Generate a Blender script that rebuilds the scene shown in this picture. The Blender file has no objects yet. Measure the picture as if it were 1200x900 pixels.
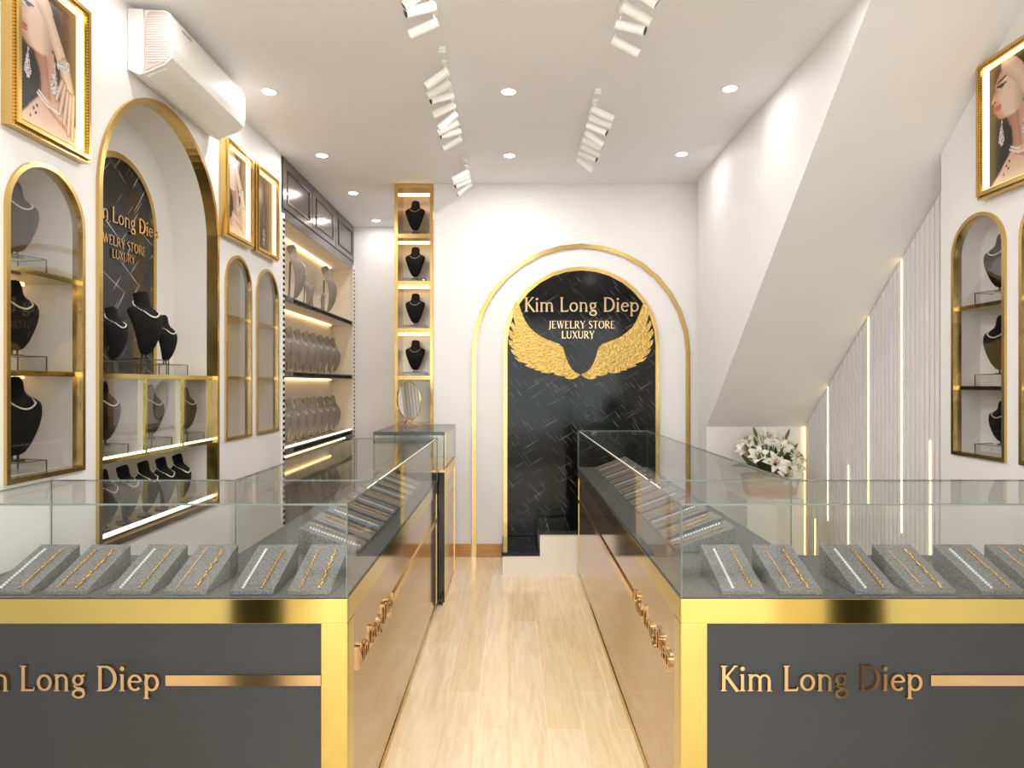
import bpy, bmesh, math, random
from math import pi, sin, cos, radians
from mathutils import Vector, Matrix
from mathutils.geometry import tessellate_polygon
random.seed(7)
SC = bpy.context.scene
COL = SC.collection

# ------------------------------------------------------------------ materials
def new_mat(name):
    m = bpy.data.materials.new(name); m.use_nodes = True
    nt = m.node_tree; b = nt.nodes['Principled BSDF']
    return m, nt, b
def lin(c):
    return tuple(((v/255)/12.92 if v/255 <= .04045 else ((v/255+.055)/1.055)**2.4) for v in c) + (1,)
def pm(name, rgb, rough=.5, metal=0, spec=.5, coat=0, bump=0, bscale=60, var=0, vscale=8):
    m, nt, b = new_mat(name)
    c = lin(rgb)
    b.inputs['Base Color'].default_value = c
    b.inputs['Roughness'].default_value = rough
    b.inputs['Metallic'].default_value = metal
    b.inputs['Specular IOR Level'].default_value = spec
    b.inputs['Coat Weight'].default_value = coat
    b.inputs['Coat Roughness'].default_value = .05
    tc = nt.nodes.new('ShaderNodeTexCoord')
    n = nt.nodes.new('ShaderNodeTexNoise'); n.inputs['Scale'].default_value = vscale; n.inputs['Detail'].default_value = 4
    nt.links.new(tc.outputs['Object'], n.inputs['Vector'])
    mx = nt.nodes.new('ShaderNodeMix'); mx.data_type = 'RGBA'
    mx.inputs[6].default_value = tuple(v*(1-var) for v in c[:3])+(1,)
    mx.inputs[7].default_value = tuple(min(1, v*(1+var)) for v in c[:3])+(1,)
    nt.links.new(n.outputs['Fac'], mx.inputs[0]); nt.links.new(mx.outputs[2], b.inputs['Base Color'])
    if bump:
        n2 = nt.nodes.new('ShaderNodeTexNoise'); n2.inputs['Scale'].default_value = bscale; n2.inputs['Detail'].default_value = 3
        nt.links.new(tc.outputs['Object'], n2.inputs['Vector'])
        bp = nt.nodes.new('ShaderNodeBump'); bp.inputs['Strength'].default_value = bump; bp.inputs['Distance'].default_value = .01
        nt.links.new(n2.outputs['Fac'], bp.inputs['Height']); nt.links.new(bp.outputs[0], b.inputs['Normal'])
    return m
def em(name, rgb, s):
    m, nt, b = new_mat(name)
    b.inputs['Base Color'].default_value = lin(rgb)
    b.inputs['Emission Color'].default_value = lin(rgb)
    b.inputs['Emission Strength'].default_value = s
    return m
def glass(name, tint=(.97,.985,.975), k=.6, f0=.04):
    m = bpy.data.materials.new(name); m.use_nodes = True
    nt = m.node_tree; nt.nodes.clear()
    out = nt.nodes.new('ShaderNodeOutputMaterial')
    tr = nt.nodes.new('ShaderNodeBsdfTransparent'); tr.inputs[0].default_value = (*tint, 1)
    gl = nt.nodes.new('ShaderNodeBsdfGlossy'); gl.inputs['Roughness'].default_value = 0.0
    g = nt.nodes.new('ShaderNodeNewGeometry')
    dt = nt.nodes.new('ShaderNodeVectorMath'); dt.operation = 'DOT_PRODUCT'
    nt.links.new(g.outputs['Incoming'], dt.inputs[0]); nt.links.new(g.outputs['Normal'], dt.inputs[1])
    def mth(op, a, b=None):
        n = nt.nodes.new('ShaderNodeMath'); n.operation = op
        for i, v in enumerate((a, b)):
            if v is None: continue
            if isinstance(v, (int, float)): n.inputs[i].default_value = v
            else: nt.links.new(v, n.inputs[i])
        return n.outputs[0]
    c = mth('ABSOLUTE', dt.outputs['Value'])
    f = mth('POWER', mth('SUBTRACT', 1.0, c), 5.0)
    f = mth('MULTIPLY', mth('ADD', mth('MULTIPLY', f, 1-f0), f0), k)
    mx = nt.nodes.new('ShaderNodeMixShader')
    nt.links.new(f, mx.inputs[0]); nt.links.new(tr.outputs[0], mx.inputs[1]); nt.links.new(gl.outputs[0], mx.inputs[2])
    nt.links.new(mx.outputs[0], out.inputs[0])
    return m

M = {}
M['wall'] = pm('white_paint', (237,235,236), .55, bump=.02, bscale=200, var=.01)
M['ceiling'] = pm('ceiling_paint', (244,243,246), .7, var=.01)
M['niche'] = pm('niche_paint', (226,222,218), .5, var=.01)
M['gold'] = pm('polished_gold', (202,182,108), .11, 1, var=.05, vscale=5)
M['gold_frame'] = pm('satin_gold', (206,176,110), .22, 1, var=.06, vscale=9, bump=.03, bscale=40)
M['gold_side'] = pm('rose_gold', (236,194,130), .2, 1, var=.04)
M['hammer'] = pm('hammered_gold', (196,164,94), .22, 1, bump=1.0, bscale=48, var=.12, vscale=30)
M['letter'] = pm('brushed_gold_letter', (206,178,138), .16, 1, var=.04)
M['charcoal'] = pm('charcoal_laminate', (56,59,62), .45, spec=.35, var=.05, vscale=120)
M['bronze'] = pm('bronze_mirror_panel', (184,158,132), .10, .85, var=.02)
M['black'] = pm('black_gloss', (14,12,11), .12, var=.1)
M['blackmetal'] = pm('black_metal', (20,19,18), .35, var=.1)
M['velvet'] = pm('black_velvet', (22,21,22), .85, spec=.2, bump=.1, bscale=300, var=.15, vscale=60)
M['velvet2'] = pm('charcoal_velvet', (52,50,50), .85, spec=.2, bump=.1, bscale=300, var=.15, vscale=60)
M['suede'] = pm('taupe_suede', (140,130,121), .8, spec=.2, bump=.1, bscale=300, var=.06, vscale=60)
M['traygrey'] = pm('grey_tray_felt', (122,121,120), .85, spec=.2, bump=.15, bscale=400, var=.98, vscale=170)
M['deckgrey'] = pm('grey_deck_felt', (104,103,103), .8, spec=.25, bump=.15, bscale=400, var=.9, vscale=170)
M['silver'] = pm('white_stones', (245,246,248), .12, .1, bump=.6, bscale=500)
M['pearl'] = pm('pearls', (238,232,222), .2, .1, coat=.5)
M['chain'] = pm('gold_chain', (220,178,104), .25, 1)
M['rose'] = pm('rose_chain', (228,184,136), .25, 1)
M['cabinet'] = pm('grey_brown_lacquer', (84,77,70), .16, spec=.45, coat=0, bump=.03, bscale=30, var=.05)
M['cabbody'] = pm('cream_interior', (226,214,196), .45, var=.02)
M['plastic'] = pm('white_plastic', (236,233,228), .35, var=.01)
M['grille'] = pm('pink_grey_plastic', (196,178,172), .45, var=.02)
M['whitemetal'] = pm('white_metal', (240,238,234), .4, var=.01)
M['lamp_dark'] = pm('lamp_inner_dark', (30,28,26), .4)
M['glassedge'] = pm('glass_edge', (120,132,124), .2, spec=.6, var=.05)
M['acryledge'] = pm('acrylic_edge', (70,66,62), .3, var=.05)
M['leaf'] = pm('green_leaf', (88,104,58), .45, var=.2, vscale=20)
M['petal'] = pm('white_petal', (236,236,222), .5, var=.04, vscale=20)
M['stamen'] = pm('stamen_brown', (160,110,50), .6)
M['glass'] = glass('clear_glass')
M['toppane'] = glass('clear_glass_top', (.96,.98,.97), .5)
M['nicheglass'] = glass('niche_glass', (.97,.97,.97), 1.15, .06)
M['acrylic'] = glass('acrylic_clear', (.93,.93,.93), .8)
M['mirror'] = pm('mirror', (235,230,225), .02, 1)
M['led_warm'] = em('warm_led', (255,222,160), 4.5)
M['led_niche'] = em('warm_led_soft', (255,214,150), 5)
M['led_slat'] = em('slat_led', (255,222,150), 4.5)
M['led_white'] = em('white_led', (255,248,232), 3)
M['led_case'] = em('case_led', (255,246,230), .8)
M['led_frame'] = em('frame_led', (255,222,160), 2.2)
M['downlight'] = em('downlight_emission', (255,244,226), 30)
M['inlay'] = pm('black_inlay', (12,11,10), .9, spec=.05)

def nodes_tex(nt):
    tc = nt.nodes.new('ShaderNodeTexCoord'); return tc.outputs['Object']
def marble(name, base, veincol, sc=3.2):
    m, nt, b = new_mat(name)
    b.inputs['Roughness'].default_value = .1
    b.inputs['Specular IOR Level'].default_value = .22
    co = nodes_tex(nt)
    # thin straight diagonal veins: two families of stretched cells
    prev = None
    for ang, s, r_ in ((32, (1.5, 62), .12), (-55, (2.4, 64), .12), (24, (1.1, 84), .09), (-50, (3.2, 110), .14)):
        rot = nt.nodes.new('ShaderNodeVectorRotate'); rot.rotation_type = 'AXIS_ANGLE'
        rot.inputs['Axis'].default_value = VA; rot.inputs['Angle'].default_value = radians(ang)
        nt.links.new(co, rot.inputs['Vector'])
        mp = nt.nodes.new('ShaderNodeMapping'); mp.inputs['Scale'].default_value = VS(s, sc)
        nt.links.new(rot.outputs[0], mp.inputs['Vector'])
        n = nt.nodes.new('ShaderNodeTexVoronoi'); n.inputs['Scale'].default_value = 1.0
        nt.links.new(mp.outputs[0], n.inputs['Vector'])
        r = nt.nodes.new('ShaderNodeMapRange'); r.inputs['From Min'].default_value = r_*.55; r.inputs['From Max'].default_value = r_*1.25
        r.inputs['To Min'].default_value = 1; r.inputs['To Max'].default_value = 0
        nt.links.new(n.outputs['Distance'], r.inputs['Value'])
        if prev is None: prev = r.outputs[0]
        else:
            a = nt.nodes.new('ShaderNodeMath'); a.operation = 'MAXIMUM'
            nt.links.new(prev, a.inputs[0]); nt.links.new(r.outputs[0], a.inputs[1]); prev = a.outputs[0]
    n3 = nt.nodes.new('ShaderNodeTexNoise'); n3.inputs['Scale'].default_value = 9; nt.links.new(co, n3.inputs['Vector'])
    r3 = nt.nodes.new('ShaderNodeValToRGB'); r3.color_ramp.elements[0].position = .30; r3.color_ramp.elements[1].position = .55
    nt.links.new(n3.outputs['Fac'], r3.inputs[0])
    mu = nt.nodes.new('ShaderNodeMath'); mu.operation = 'MULTIPLY'
    nt.links.new(prev, mu.inputs[0]); nt.links.new(r3.outputs[0], mu.inputs[1])
    mx = nt.nodes.new('ShaderNodeMix'); mx.data_type = 'RGBA'
    mx.inputs[6].default_value = lin(base); mx.inputs[7].default_value = lin(veincol)
    nt.links.new(mu.outputs[0], mx.inputs[0]); nt.links.new(mx.outputs[2], b.inputs['Base Color'])
    return m
VA = (0, 1, 0)
def VS(s, k): return (s[0]*k, .3, s[1]*k)
M['marble'] = marble('black_marble', (17,18,19), (128,128,124), 1.0)
VA = (1, 0, 0)
def VS(s, k): return (.3, s[0]*k, s[1]*k)
M['marble_side'] = marble('black_marble_niche', (38,38,40), (215,215,210), .8)
M['whitemarble'] = pm('white_marble', (232,228,222), .2, var=.06, vscale=3)

def floor_mat():
    m, nt, b = new_mat('light_oak_planks')
    b.inputs['Roughness'].default_value = .22
    b.inputs['Coat Weight'].default_value = .25; b.inputs['Coat Roughness'].default_value = .08
    co = nodes_tex(nt)
    mp = nt.nodes.new('ShaderNodeMapping'); mp.inputs['Rotation'].default_value = (0,0,pi/2)
    nt.links.new(co, mp.inputs['Vector'])
    br = nt.nodes.new('ShaderNodeTexBrick')
    br.inputs['Scale'].default_value = 1; br.inputs['Brick Width'].default_value = .95; br.inputs['Row Height'].default_value = .155
    br.inputs['Mortar Size'].default_value = .0016; br.offset = .37; br.inputs['Bias'].default_value = 0
    br.inputs['Color1'].default_value = lin((243,220,180)); br.inputs['Color2'].default_value = lin((250,234,204)); br.inputs['Mortar'].default_value = lin((255,246,224))
    nt.links.new(mp.outputs[0], br.inputs['Vector'])
    mp2 = nt.nodes.new('ShaderNodeMapping'); mp2.inputs['Scale'].default_value = (14, 1.3, 1)
    nt.links.new(co, mp2.inputs['Vector'])
    n = nt.nodes.new('ShaderNodeTexNoise'); n.inputs['Scale'].default_value = 2.4; n.inputs['Detail'].default_value = 7; n.inputs['Distortion'].default_value = .8
    nt.links.new(mp2.outputs[0], n.inputs['Vector'])
    mx = nt.nodes.new('ShaderNodeMix'); mx.data_type = 'RGBA'; mx.blend_type = 'MULTIPLY'; mx.inputs[0].default_value = 1
    r = nt.nodes.new('ShaderNodeValToRGB'); r.color_ramp.elements[0].color = (.90,.83,.74,1); r.color_ramp.elements[0].position = .3
    r.color_ramp.elements[1].color = (1,1,1,1); r.color_ramp.elements[1].position = .62
    nt.links.new(n.outputs['Fac'], r.inputs[0]); nt.links.new(br.outputs[0], mx.inputs[6]); nt.links.new(r.outputs[0], mx.inputs[7])
    nt.links.new(mx.outputs[2], b.inputs['Base Color'])
    return m
M['floor'] = floor_mat()
def wood_mat(name, c1, c2, sc, rough=.4):
    m, nt, b = new_mat(name); b.inputs['Roughness'].default_value = rough
    co = nodes_tex(nt); mp = nt.nodes.new('ShaderNodeMapping'); mp.inputs['Scale'].default_value = sc
    nt.links.new(co, mp.inputs['Vector'])
    n = nt.nodes.new('ShaderNodeTexNoise'); n.inputs['Scale'].default_value = 3; n.inputs['Detail'].default_value = 6
    nt.links.new(mp.outputs[0], n.inputs['Vector'])
    r = nt.nodes.new('ShaderNodeValToRGB'); r.color_ramp.elements[0].color = lin(c1); r.color_ramp.elements[0].position = .35
    r.color_ramp.elements[1].color = lin(c2); r.color_ramp.elements[1].position = .65
    nt.links.new(n.outputs['Fac'], r.inputs[0]); nt.links.new(r.outputs[0], b.inputs['Base Color'])
    return m
M['baseboard'] = wood_mat('honey_wood', (176,124,62), (204,152,84), (2,2,20), .3)
M['greywood'] = wood_mat('grey_brown_wood', (106,96,86), (128,117,105), (14,14,1.2), .35)
M['vasewood'] = wood_mat('slatted_pale_wood', (196,160,128), (222,188,156), (3,3,30), .5)

# ------------------------------------------------------------------ mesh helpers
def box(bm, x0, x1, y0, y1, z0, z1):
    if x0 > x1: x0, x1 = x1, x0
    if y0 > y1: y0, y1 = y1, y0
    v = [bm.verts.new(p) for p in ((x0,y0,z0),(x1,y0,z0),(x1,y1,z0),(x0,y1,z0),(x0,y0,z1),(x1,y0,z1),(x1,y1,z1),(x0,y1,z1))]
    for f in ((3,2,1,0),(4,5,6,7),(0,1,5,4),(1,2,6,5),(2,3,7,6),(3,0,4,7)):
        bm.faces.new([v[i] for i in f])
def prism(bm, loop, f0, f1):
    """loop of 2-D points; f0/f1 map (a,b)->3-D for the two caps."""
    tri = tessellate_polygon([[Vector((a, b, 0)) for a, b in loop]])
    A = [bm.verts.new(f0(*p)) for p in loop]; B = [bm.verts.new(f1(*p)) for p in loop]
    for t in tri:
        bm.faces.new([A[i] for i in t]); bm.faces.new([B[i] for i in reversed(t)])
    n = len(loop)
    for i in range(n):
        j = (i+1) % n
        bm.faces.new((A[i], A[j], B[j], B[i]))
def ring(bm, outer, inner, f0, f1, closed=True):
    n = len(outer)
    a = [bm.verts.new(f0(*p)) for p in outer]; b = [bm.verts.new(f0(*p)) for p in inner]
    c = [bm.verts.new(f1(*p)) for p in outer]; d = [bm.verts.new(f1(*p)) for p in inner]
    for i in range(n if closed else n-1):
        j = (i+1) % n
        bm.faces.new((a[i], a[j], b[j], b[i])); bm.faces.new((c[i], d[i], d[j], c[j]))
        bm.faces.new((a[i], c[i], c[j], a[j])); bm.faces.new((b[i], b[j], d[j], d[i]))
    if not closed:
        bm.faces.new((a[0], b[0], d[0], c[0])); bm.faces.new((a[-1], c[-1], d[-1], b[-1]))
def tube(bm, p0, p1, r0, r1=None, n=14, cap=True):
    r1 = r0 if r1 is None else r1
    p0, p1 = Vector(p0), Vector(p1); d = (p1-p0).normalized()
    u = d.orthogonal().normalized(); w = d.cross(u)
    a = [bm.verts.new(p0+(u*cos(2*pi*i/n)+w*sin(2*pi*i/n))*r0) for i in range(n)]
    b = [bm.verts.new(p1+(u*cos(2*pi*i/n)+w*sin(2*pi*i/n))*r1) for i in range(n)]
    for i in range(n):
        j = (i+1) % n; bm.faces.new((a[i], a[j], b[j], b[i]))
    if cap: bm.faces.new(a[::-1]); bm.faces.new(b)
def path_tube(bm, pts, r, n=8, closed=False):
    pts = [Vector(p) for p in pts]; k = len(pts); rings = []
    up = None
    for i, p in enumerate(pts):
        q = pts[(i+1) % k] if (closed or i < k-1) else p
        o = pts[(i-1) % k] if (closed or i > 0) else p
        d = (q-o).normalized()
        if up is None: up = d.orthogonal().normalized()
        u = (up - d*up.dot(d)).normalized(); up = u; w = d.cross(u)
        rr = r[i] if isinstance(r, (list, tuple)) else r
        rings.append([bm.verts.new(p+(u*cos(2*pi*t/n)+w*sin(2*pi*t/n))*rr) for t in range(n)])
    for i in range(k if closed else k-1):
        A, B = rings[i], rings[(i+1) % k]
        for t in range(n):
            s = (t+1) % n; bm.faces.new((A[t], A[s], B[s], B[t]))
    if not closed: bm.faces.new(rings[0][::-1]); bm.faces.new(rings[-1])
def ball(bm, c, r, sx=1, sy=1, sz=1, seg=8, rot=None):
    m = Matrix.Translation(Vector(c))
    if rot is not None: m = m @ rot
    m = m @ Matrix.Diagonal((r*sx, r*sy, r*sz, 1))
    bmesh.ops.create_uvsphere(bm, u_segments=seg, v_segments=max(4, seg//2+1), radius=1, matrix=m)
def obj(name, bm, mat, parent=None, smooth=False, bev=0, mats=None):
    bmesh.ops.recalc_face_normals(bm, faces=bm.faces[:])
    if parent is not None and not parent.get('_local'):
        L = Vector(parent.get('_w', parent.location))
        bmesh.ops.translate(bm, verts=bm.verts[:], vec=-L)
    me = bpy.data.meshes.new(name); bm.to_mesh(me); bm.free()
    for m in ([mat] if mats is None else mats): me.materials.append(m)
    o = bpy.data.objects.new(name, me); COL.objects.link(o)
    if parent is not None:
        o.parent = parent
        if parent.get('_local'): o['_local'] = 1
        else: o['_w'] = parent.get('_w', tuple(parent.location))
    if smooth:
        for p in me.polygons: p.use_smooth = True
    if smooth == 2:
        me.set_sharp_from_angle(angle=radians(40))
    if bev:
        md = o.modifiers.new('bevel', 'BEVEL'); md.width = bev; md.segments = 2; md.limit_method = 'ANGLE'
    return o
def thing(name, label, cat, loc=(0,0,0), rot=0, group=None, local=False):
    o = bpy.data.objects.new(name, None); COL.objects.link(o)
    o.empty_display_size = .05
    o.location = loc; o.rotation_euler = (0,0,rot)
    if local: o['_local'] = 1
    else: o['_w'] = tuple(loc)
    o['label'] = label; o['category'] = cat
    if group: o['group'] = group
    return o
def tag(o, label, cat, group=None):
    o['label'] = label; o['category'] = cat
    if group: o['group'] = group
    return o
def struct(name, bm, mat, smooth=False):
    o = obj(name, bm, mat, None, smooth); o['kind'] = 'structure'; return o
def dup(root, loc, rot=None, label=None, group=None):
    r = root.copy(); COL.objects.link(r); r.location = loc
    if rot is not None: r.rotation_euler = (0,0,rot)
    if label: r['label'] = label
    if group: r['group'] = group
    for ch in list(root.children):
        c = ch.copy(); COL.objects.link(c); c.parent = r
        for g in ch.children:
            d = g.copy(); COL.objects.link(d); d.parent = c
    return r
B = bmesh.new
def boxobj(name, b, mat, parent=None, bev=0):
    bm = B(); box(bm, *b); return obj(name, bm, mat, parent, bev=bev)

H = 3.237
XL, XR, YB = -1.75, 2.25, 5.716
YF = -1.1

# ------------------------------------------------------------------ arch helpers
def arch(a0, a1, z0, ztop, n=28):
    r = (a1-a0)/2; c = (a0+a1)/2; zs = ztop-r
    pts = [(a0, z0)]
    for i in range(n+1):
        t = pi - pi*i/n; pts.append((c+r*cos(t), zs+r*sin(t)))
    pts.append((a1, z0)); return pts
def arch_in(a0, a1, z0, ztop, t, n=28, tb=None):
    return arch(a0+t, a1-t, z0+(t if tb is None else tb), ztop-t, n)

def wall_with_holes(name, outer, holes, f, mat, thick, fback):
    bm = B()
    loops = [[Vector((a, z, 0)) for a, z in outer]] + [[Vector((a, z, 0)) for a, z in h] for h in holes]
    flat = [p for l in loops for p in l]
    tri = tessellate_polygon(loops)
    vs = [bm.verts.new(f(p.x, p.y)) for p in flat]
    for t in tri:
        try: bm.faces.new([vs[i] for i in t])
        except ValueError: pass
    o = obj(name, bm, mat); o['kind'] = 'structure'
    return o

# ------------------------------------------------------------------ room shell
bm = B(); box(bm, -2.2, 2.9, YF-.2, 7.5, -.1, 0); struct('floor', bm, M['floor'])
bm = B(); box(bm, -2.4, 2.9, YF-.2, 7.5, H, H+.1); struct('ceiling', bm, M['ceiling'])

# niches: (y0, y1, z0, ztop)
NL = [(2.261, 2.679, 1.15, 2.324), (2.762, 3.900, .79, 2.90), (3.999, 4.397, 1.15, 2.318), (4.484, 4.909, 1.15, 2.318)]
NR = [(2.987, 3.351, 1.143, 2.325), (2.540, 2.904, 1.143, 2.325), (1.05, 2.19, .79, 2.90)]
T = .018
wall_with_holes('wall_left', [(YF, 0), (4.98, 0), (4.98, H), (YF, H)], [arch_in(*n, T) for n in NL],
                lambda a, z: (XL, a, z), M['wall'], 0, None)
wall_with_holes('wall_right', [(YF, 0), (3.444, 0), (3.444, H), (YF, H)], [arch_in(*n, T) for n in NR],
                lambda a, z: (XR, a, z), M['wall'], 0, None)
bm = B(); box(bm, -2.4, -2.3, YF, 7.5, 0, H); box(bm, -2.3, XL-.001, 4.93, 4.978, 0, H); struct('wall_left_outer', bm, M['wall'])
bm = B(); box(bm, 2.375, 2.5, 3.0, 5.75, 0, H); box(bm, XR+.001, 2.375, 3.40, 3.444, 0, H); box(bm, 2.7, 2.8, YF, 3.5, 0, H); box(bm, 2.4, 2.8, 3.444, 3.5, 0, H)
struct('wall_right_outer', bm, M['wall'])
bm = B(); box(bm, -.683, 2.8, YB, 7.5, 0, H); box(bm, -1.02, -.683, 6.0, 7.5, 0, H); box(bm, -2.3, -1.02, 7.26, 7.5, 0, H)
struct('wall_back', bm, M['wall'])
# staircase mass with its sloping soffit
bm = B()
prism(bm, [(5.3, 0), (5.54, 0), (5.54, H), (2.812, H), (5.3, 1.156)], lambda a, b: (1.57, a, b), lambda a, b: (2.42, a, b))
box(bm, 1.648, 2.42, 5.54, YB, 0, H)
struct('wall_stair', bm, M['wall'])
bm = B(); box(bm, -.683, -.36, YB-.02, YB, 0, .11); struct('baseboard_back', bm, M['baseboard'])
# right arch pieces of baseboard between the trims
bm = B(); box(bm, -.305, -.085, YB-.02, YB, 0, .11); struct('baseboard_back_middle', bm, M['baseboard'])

# shop front behind the camera
bm = B(); box(bm, -2.3, 2.8, YF-.12, YF, 2.75, H)
box(bm, -2.3, XL+.12, YF-.12, YF, 0, 2.75); box(bm, XR-.12, 2.8, YF-.12, YF, 0, 2.75)
struct('wall_front', bm, M['wall'])
w = bpy.data.objects.new('window_1', None); COL.objects.link(w); w['kind'] = 'structure'; w['_w'] = (0,0,0)
bm = B()
for x in (XL+.12, -.62, 1.08, XR-.16): box(bm, x, x+.05, YF-.09, YF-.03, 0, 2.75)
box(bm, XL+.12, XR-.12, YF-.09, YF-.03, 2.68, 2.75); box(bm, XL+.12, XR-.12, YF-.09, YF-.03, 0, .06)
o = obj('window_frame', bm, M['blackmetal'], w)
bm = B(); box(bm, XL+.14, XR-.14, YF-.065, YF-.057, .06, 2.68); obj('window_pane', bm, M['glass'], w)
bm = B(); box(bm, -1.285, -1.05, .93, 1.0, 0, 1.3); box(bm, 1.46, 1.70, .93, 1.0, 0, 1.3)  # unseen dark pillars, added for their reflections in the gold bands and lettering
struct('added_dark_pillars', bm, M['blackmetal'])
bm = B(); box(bm, -6, 6, -9, YF-.2, -.12, -.02); struct('ground', bm, pm('pavement', (170,166,160), .8, var=.05))

# ------------------------------------------------------------------ bust, riser, necklace prototypes
def make_bust(label, mat, sc=1.0, slim=1.0, easel=False, group=None):
    t = thing('necklace_bust', label, 'jewelry bust', (0,0,0), 0, group, local=True)
    secs = [(.020,.014,-.014,.007),(.028,.028,-.019,.012),(.055,.044,-.028,.019),(.09,.058,-.036,.024),(.125,.071,-.040,.027),(.155,.081,-.039,.028),
            (.180,.087,-.033,.027),(.196,.086,-.026,.025),(.206,.076,-.018,.024),(.214,.058,-.012,.024),(.222,.044,-.007,.025),(.236,.037,-.002,.026),(.260,.036,.004,.026),(.272,.033,.009,.024)]
    bm = B(); rings = []
    for z, hw, yc, hd in secs:
        r = []
        for i in range(24):
            a = 2*pi*i/24; sx = cos(a)*hw*slim; sy = sin(a)
            # front full, back flattened and hollowed so that it reads as a curved shell
            y = yc + (sy*hd if sy < 0 else sy*hd*.45) + (.010*(1-(sx/(hw*slim))**2) if False else 0) + (abs(sx)/.086)**2*.016
            zz = z + (0 if z < .25 else -.012*sy)
            r.append(bm.verts.new((sx*sc, y*sc, zz*sc)))
        rings.append(r)
    for A, C in zip(rings, rings[1:]):
        for i in range(24):
            j = (i+1) % 24; bm.faces.new((A[i], A[j], C[j], C[i]))
    bm.faces.new(rings[0][::-1]); bm.faces.new(rings[-1])
    obj('bust_body', bm, mat, t, smooth=2)
    bm = B()
    if easel:
        tube(bm, (0, .012*sc, 0), (0, .004*sc, .20*sc), .005*sc, n=8)
    else:
        tube(bm, (-.010*sc, -.012*sc, 0), (-.010*sc, -.014*sc, .06*sc), .004*sc, n=8); tube(bm, (.010*sc, -.012*sc, 0), (.010*sc, -.014*sc, .06*sc), .004*sc, n=8)
    obj('stand_rod', bm, M['blackmetal'] if mat is not M['suede'] else mat, t)
    bm = B(); tube(bm, (0, -.004*sc, 0), (0, -.004*sc, .005*sc), .034*sc, n=20)
    obj('stand_base', bm, M['blackmetal'] if mat is not M['suede'] else mat, t)
    return t
def make_necklace(label, sc=1.0, slim=1.0, mat=None, drop=.175, group=None, bead=.0028):
    """a strand lying on the bust: loops round the neck, falls to the chest."""
    t = bpy.data.objects.new('pearl_necklace', None)
    bm = B(); N = 52
    for i in range(N):
        a = 2*pi*i/N
        fr = (1-cos(a))/2            # 0 at the back, 1 at the front
        x = sin(a)*(.040+.016*fr*(1-fr)*2)*slim
        z = .247 - (.247-drop)*fr**1.15
        # y on the surface of the shell in front, behind the neck at the back
        if fr < .5: y = .026 - (.026+.018)*fr*1.9
        else:
            zz = z; yc = -.030-.022*((.247-zz)/.07); y = yc - .012 + (abs(x)/.086)**2*.02
            y0 = .026-(.044)*.95; k = min(1, (fr-.5)*4); y = y0*(1-k)+y*k
        r = bead*(1+.25*fr)
        ball(bm, (x*sc, y*sc-.0, z*sc), r*sc, seg=6)
    me = bpy.data.meshes.new('pearl_necklace'); bm.to_mesh(me); bm.free(); me.materials.append(mat or M['pearl'])
    for p in me.polygons: p.use_smooth = True
    o = bpy.data.objects.new('pearl_necklace', me); COL.objects.link(o)
    bpy.data.objects.remove(t)
    return tag(o, label, 'necklace', group)
def make_riser(w, d, h, label, group=None):
    t = thing('acrylic_riser', label, 'display riser', (0,0,0), 0, group, local=True)
    bm = B(); box(bm, -w/2, w/2, -d/2, d/2, 0, h); obj('clear_box', bm, M['acrylic'], t)
    bm = B(); e = .0018
    for sx in (-1, 1):
        for sy in (-1, 1): box(bm, sx*w/2-e, sx*w/2+e, sy*d/2-e, sy*d/2+e, 0, h+.001)
        box(bm, sx*w/2-e, sx*w/2+e, -d/2, d/2, h-.001, h+.0015)
    for sy in (-1, 1): box(bm, -w/2, w/2, sy*d/2-e, sy*d/2+e, h-.001, h+.0015)
    obj('box_edges', bm, M['acryledge'], t); return t
protos = {}
used = set()
def place(key, builder, loc, rot, label, group):
    if key not in protos: protos[key] = builder()
    p = protos[key]
    if key not in used:
        used.add(key); p.location = loc; p.rotation_euler = (0,0,rot); p['label'] = label
        if group: p['group'] = group
        return p
    return dup(p, loc, rot, label, group)
def bust(loc, rot, label, group, kind='black', sc=1.0, slim=1.0, riser=None, riser_label='', necklace='', easel=False, strand='pearl', rgroup=None):
    x, y, z = loc
    if riser:
        w_, d_, h_ = riser
        place(('riser', riser), lambda: make_riser(w_, d_, h_, ''), (x, y, z), rot, riser_label, rgroup or (group.replace('busts', 'risers') if group else None))
        z += h_+.0015
    mat = {'black': M['velvet'], 'grey': M['velvet2'], 'suede': M['suede']}[kind]
    place(('bust', kind, sc, slim, easel), lambda: make_bust('', mat, sc, slim, easel), (x, y, z), rot, label, group)
    m2 = {'pearl': M['pearl'], 'fine': M['silver']}[strand]
    place(('neck', strand, sc, slim), lambda: make_necklace('', sc, slim, m2, bead=.0028 if strand == 'pearl' else .0016), (x, y, z), rot, necklace, group.replace('busts', 'necklaces') if group else None)

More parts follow.
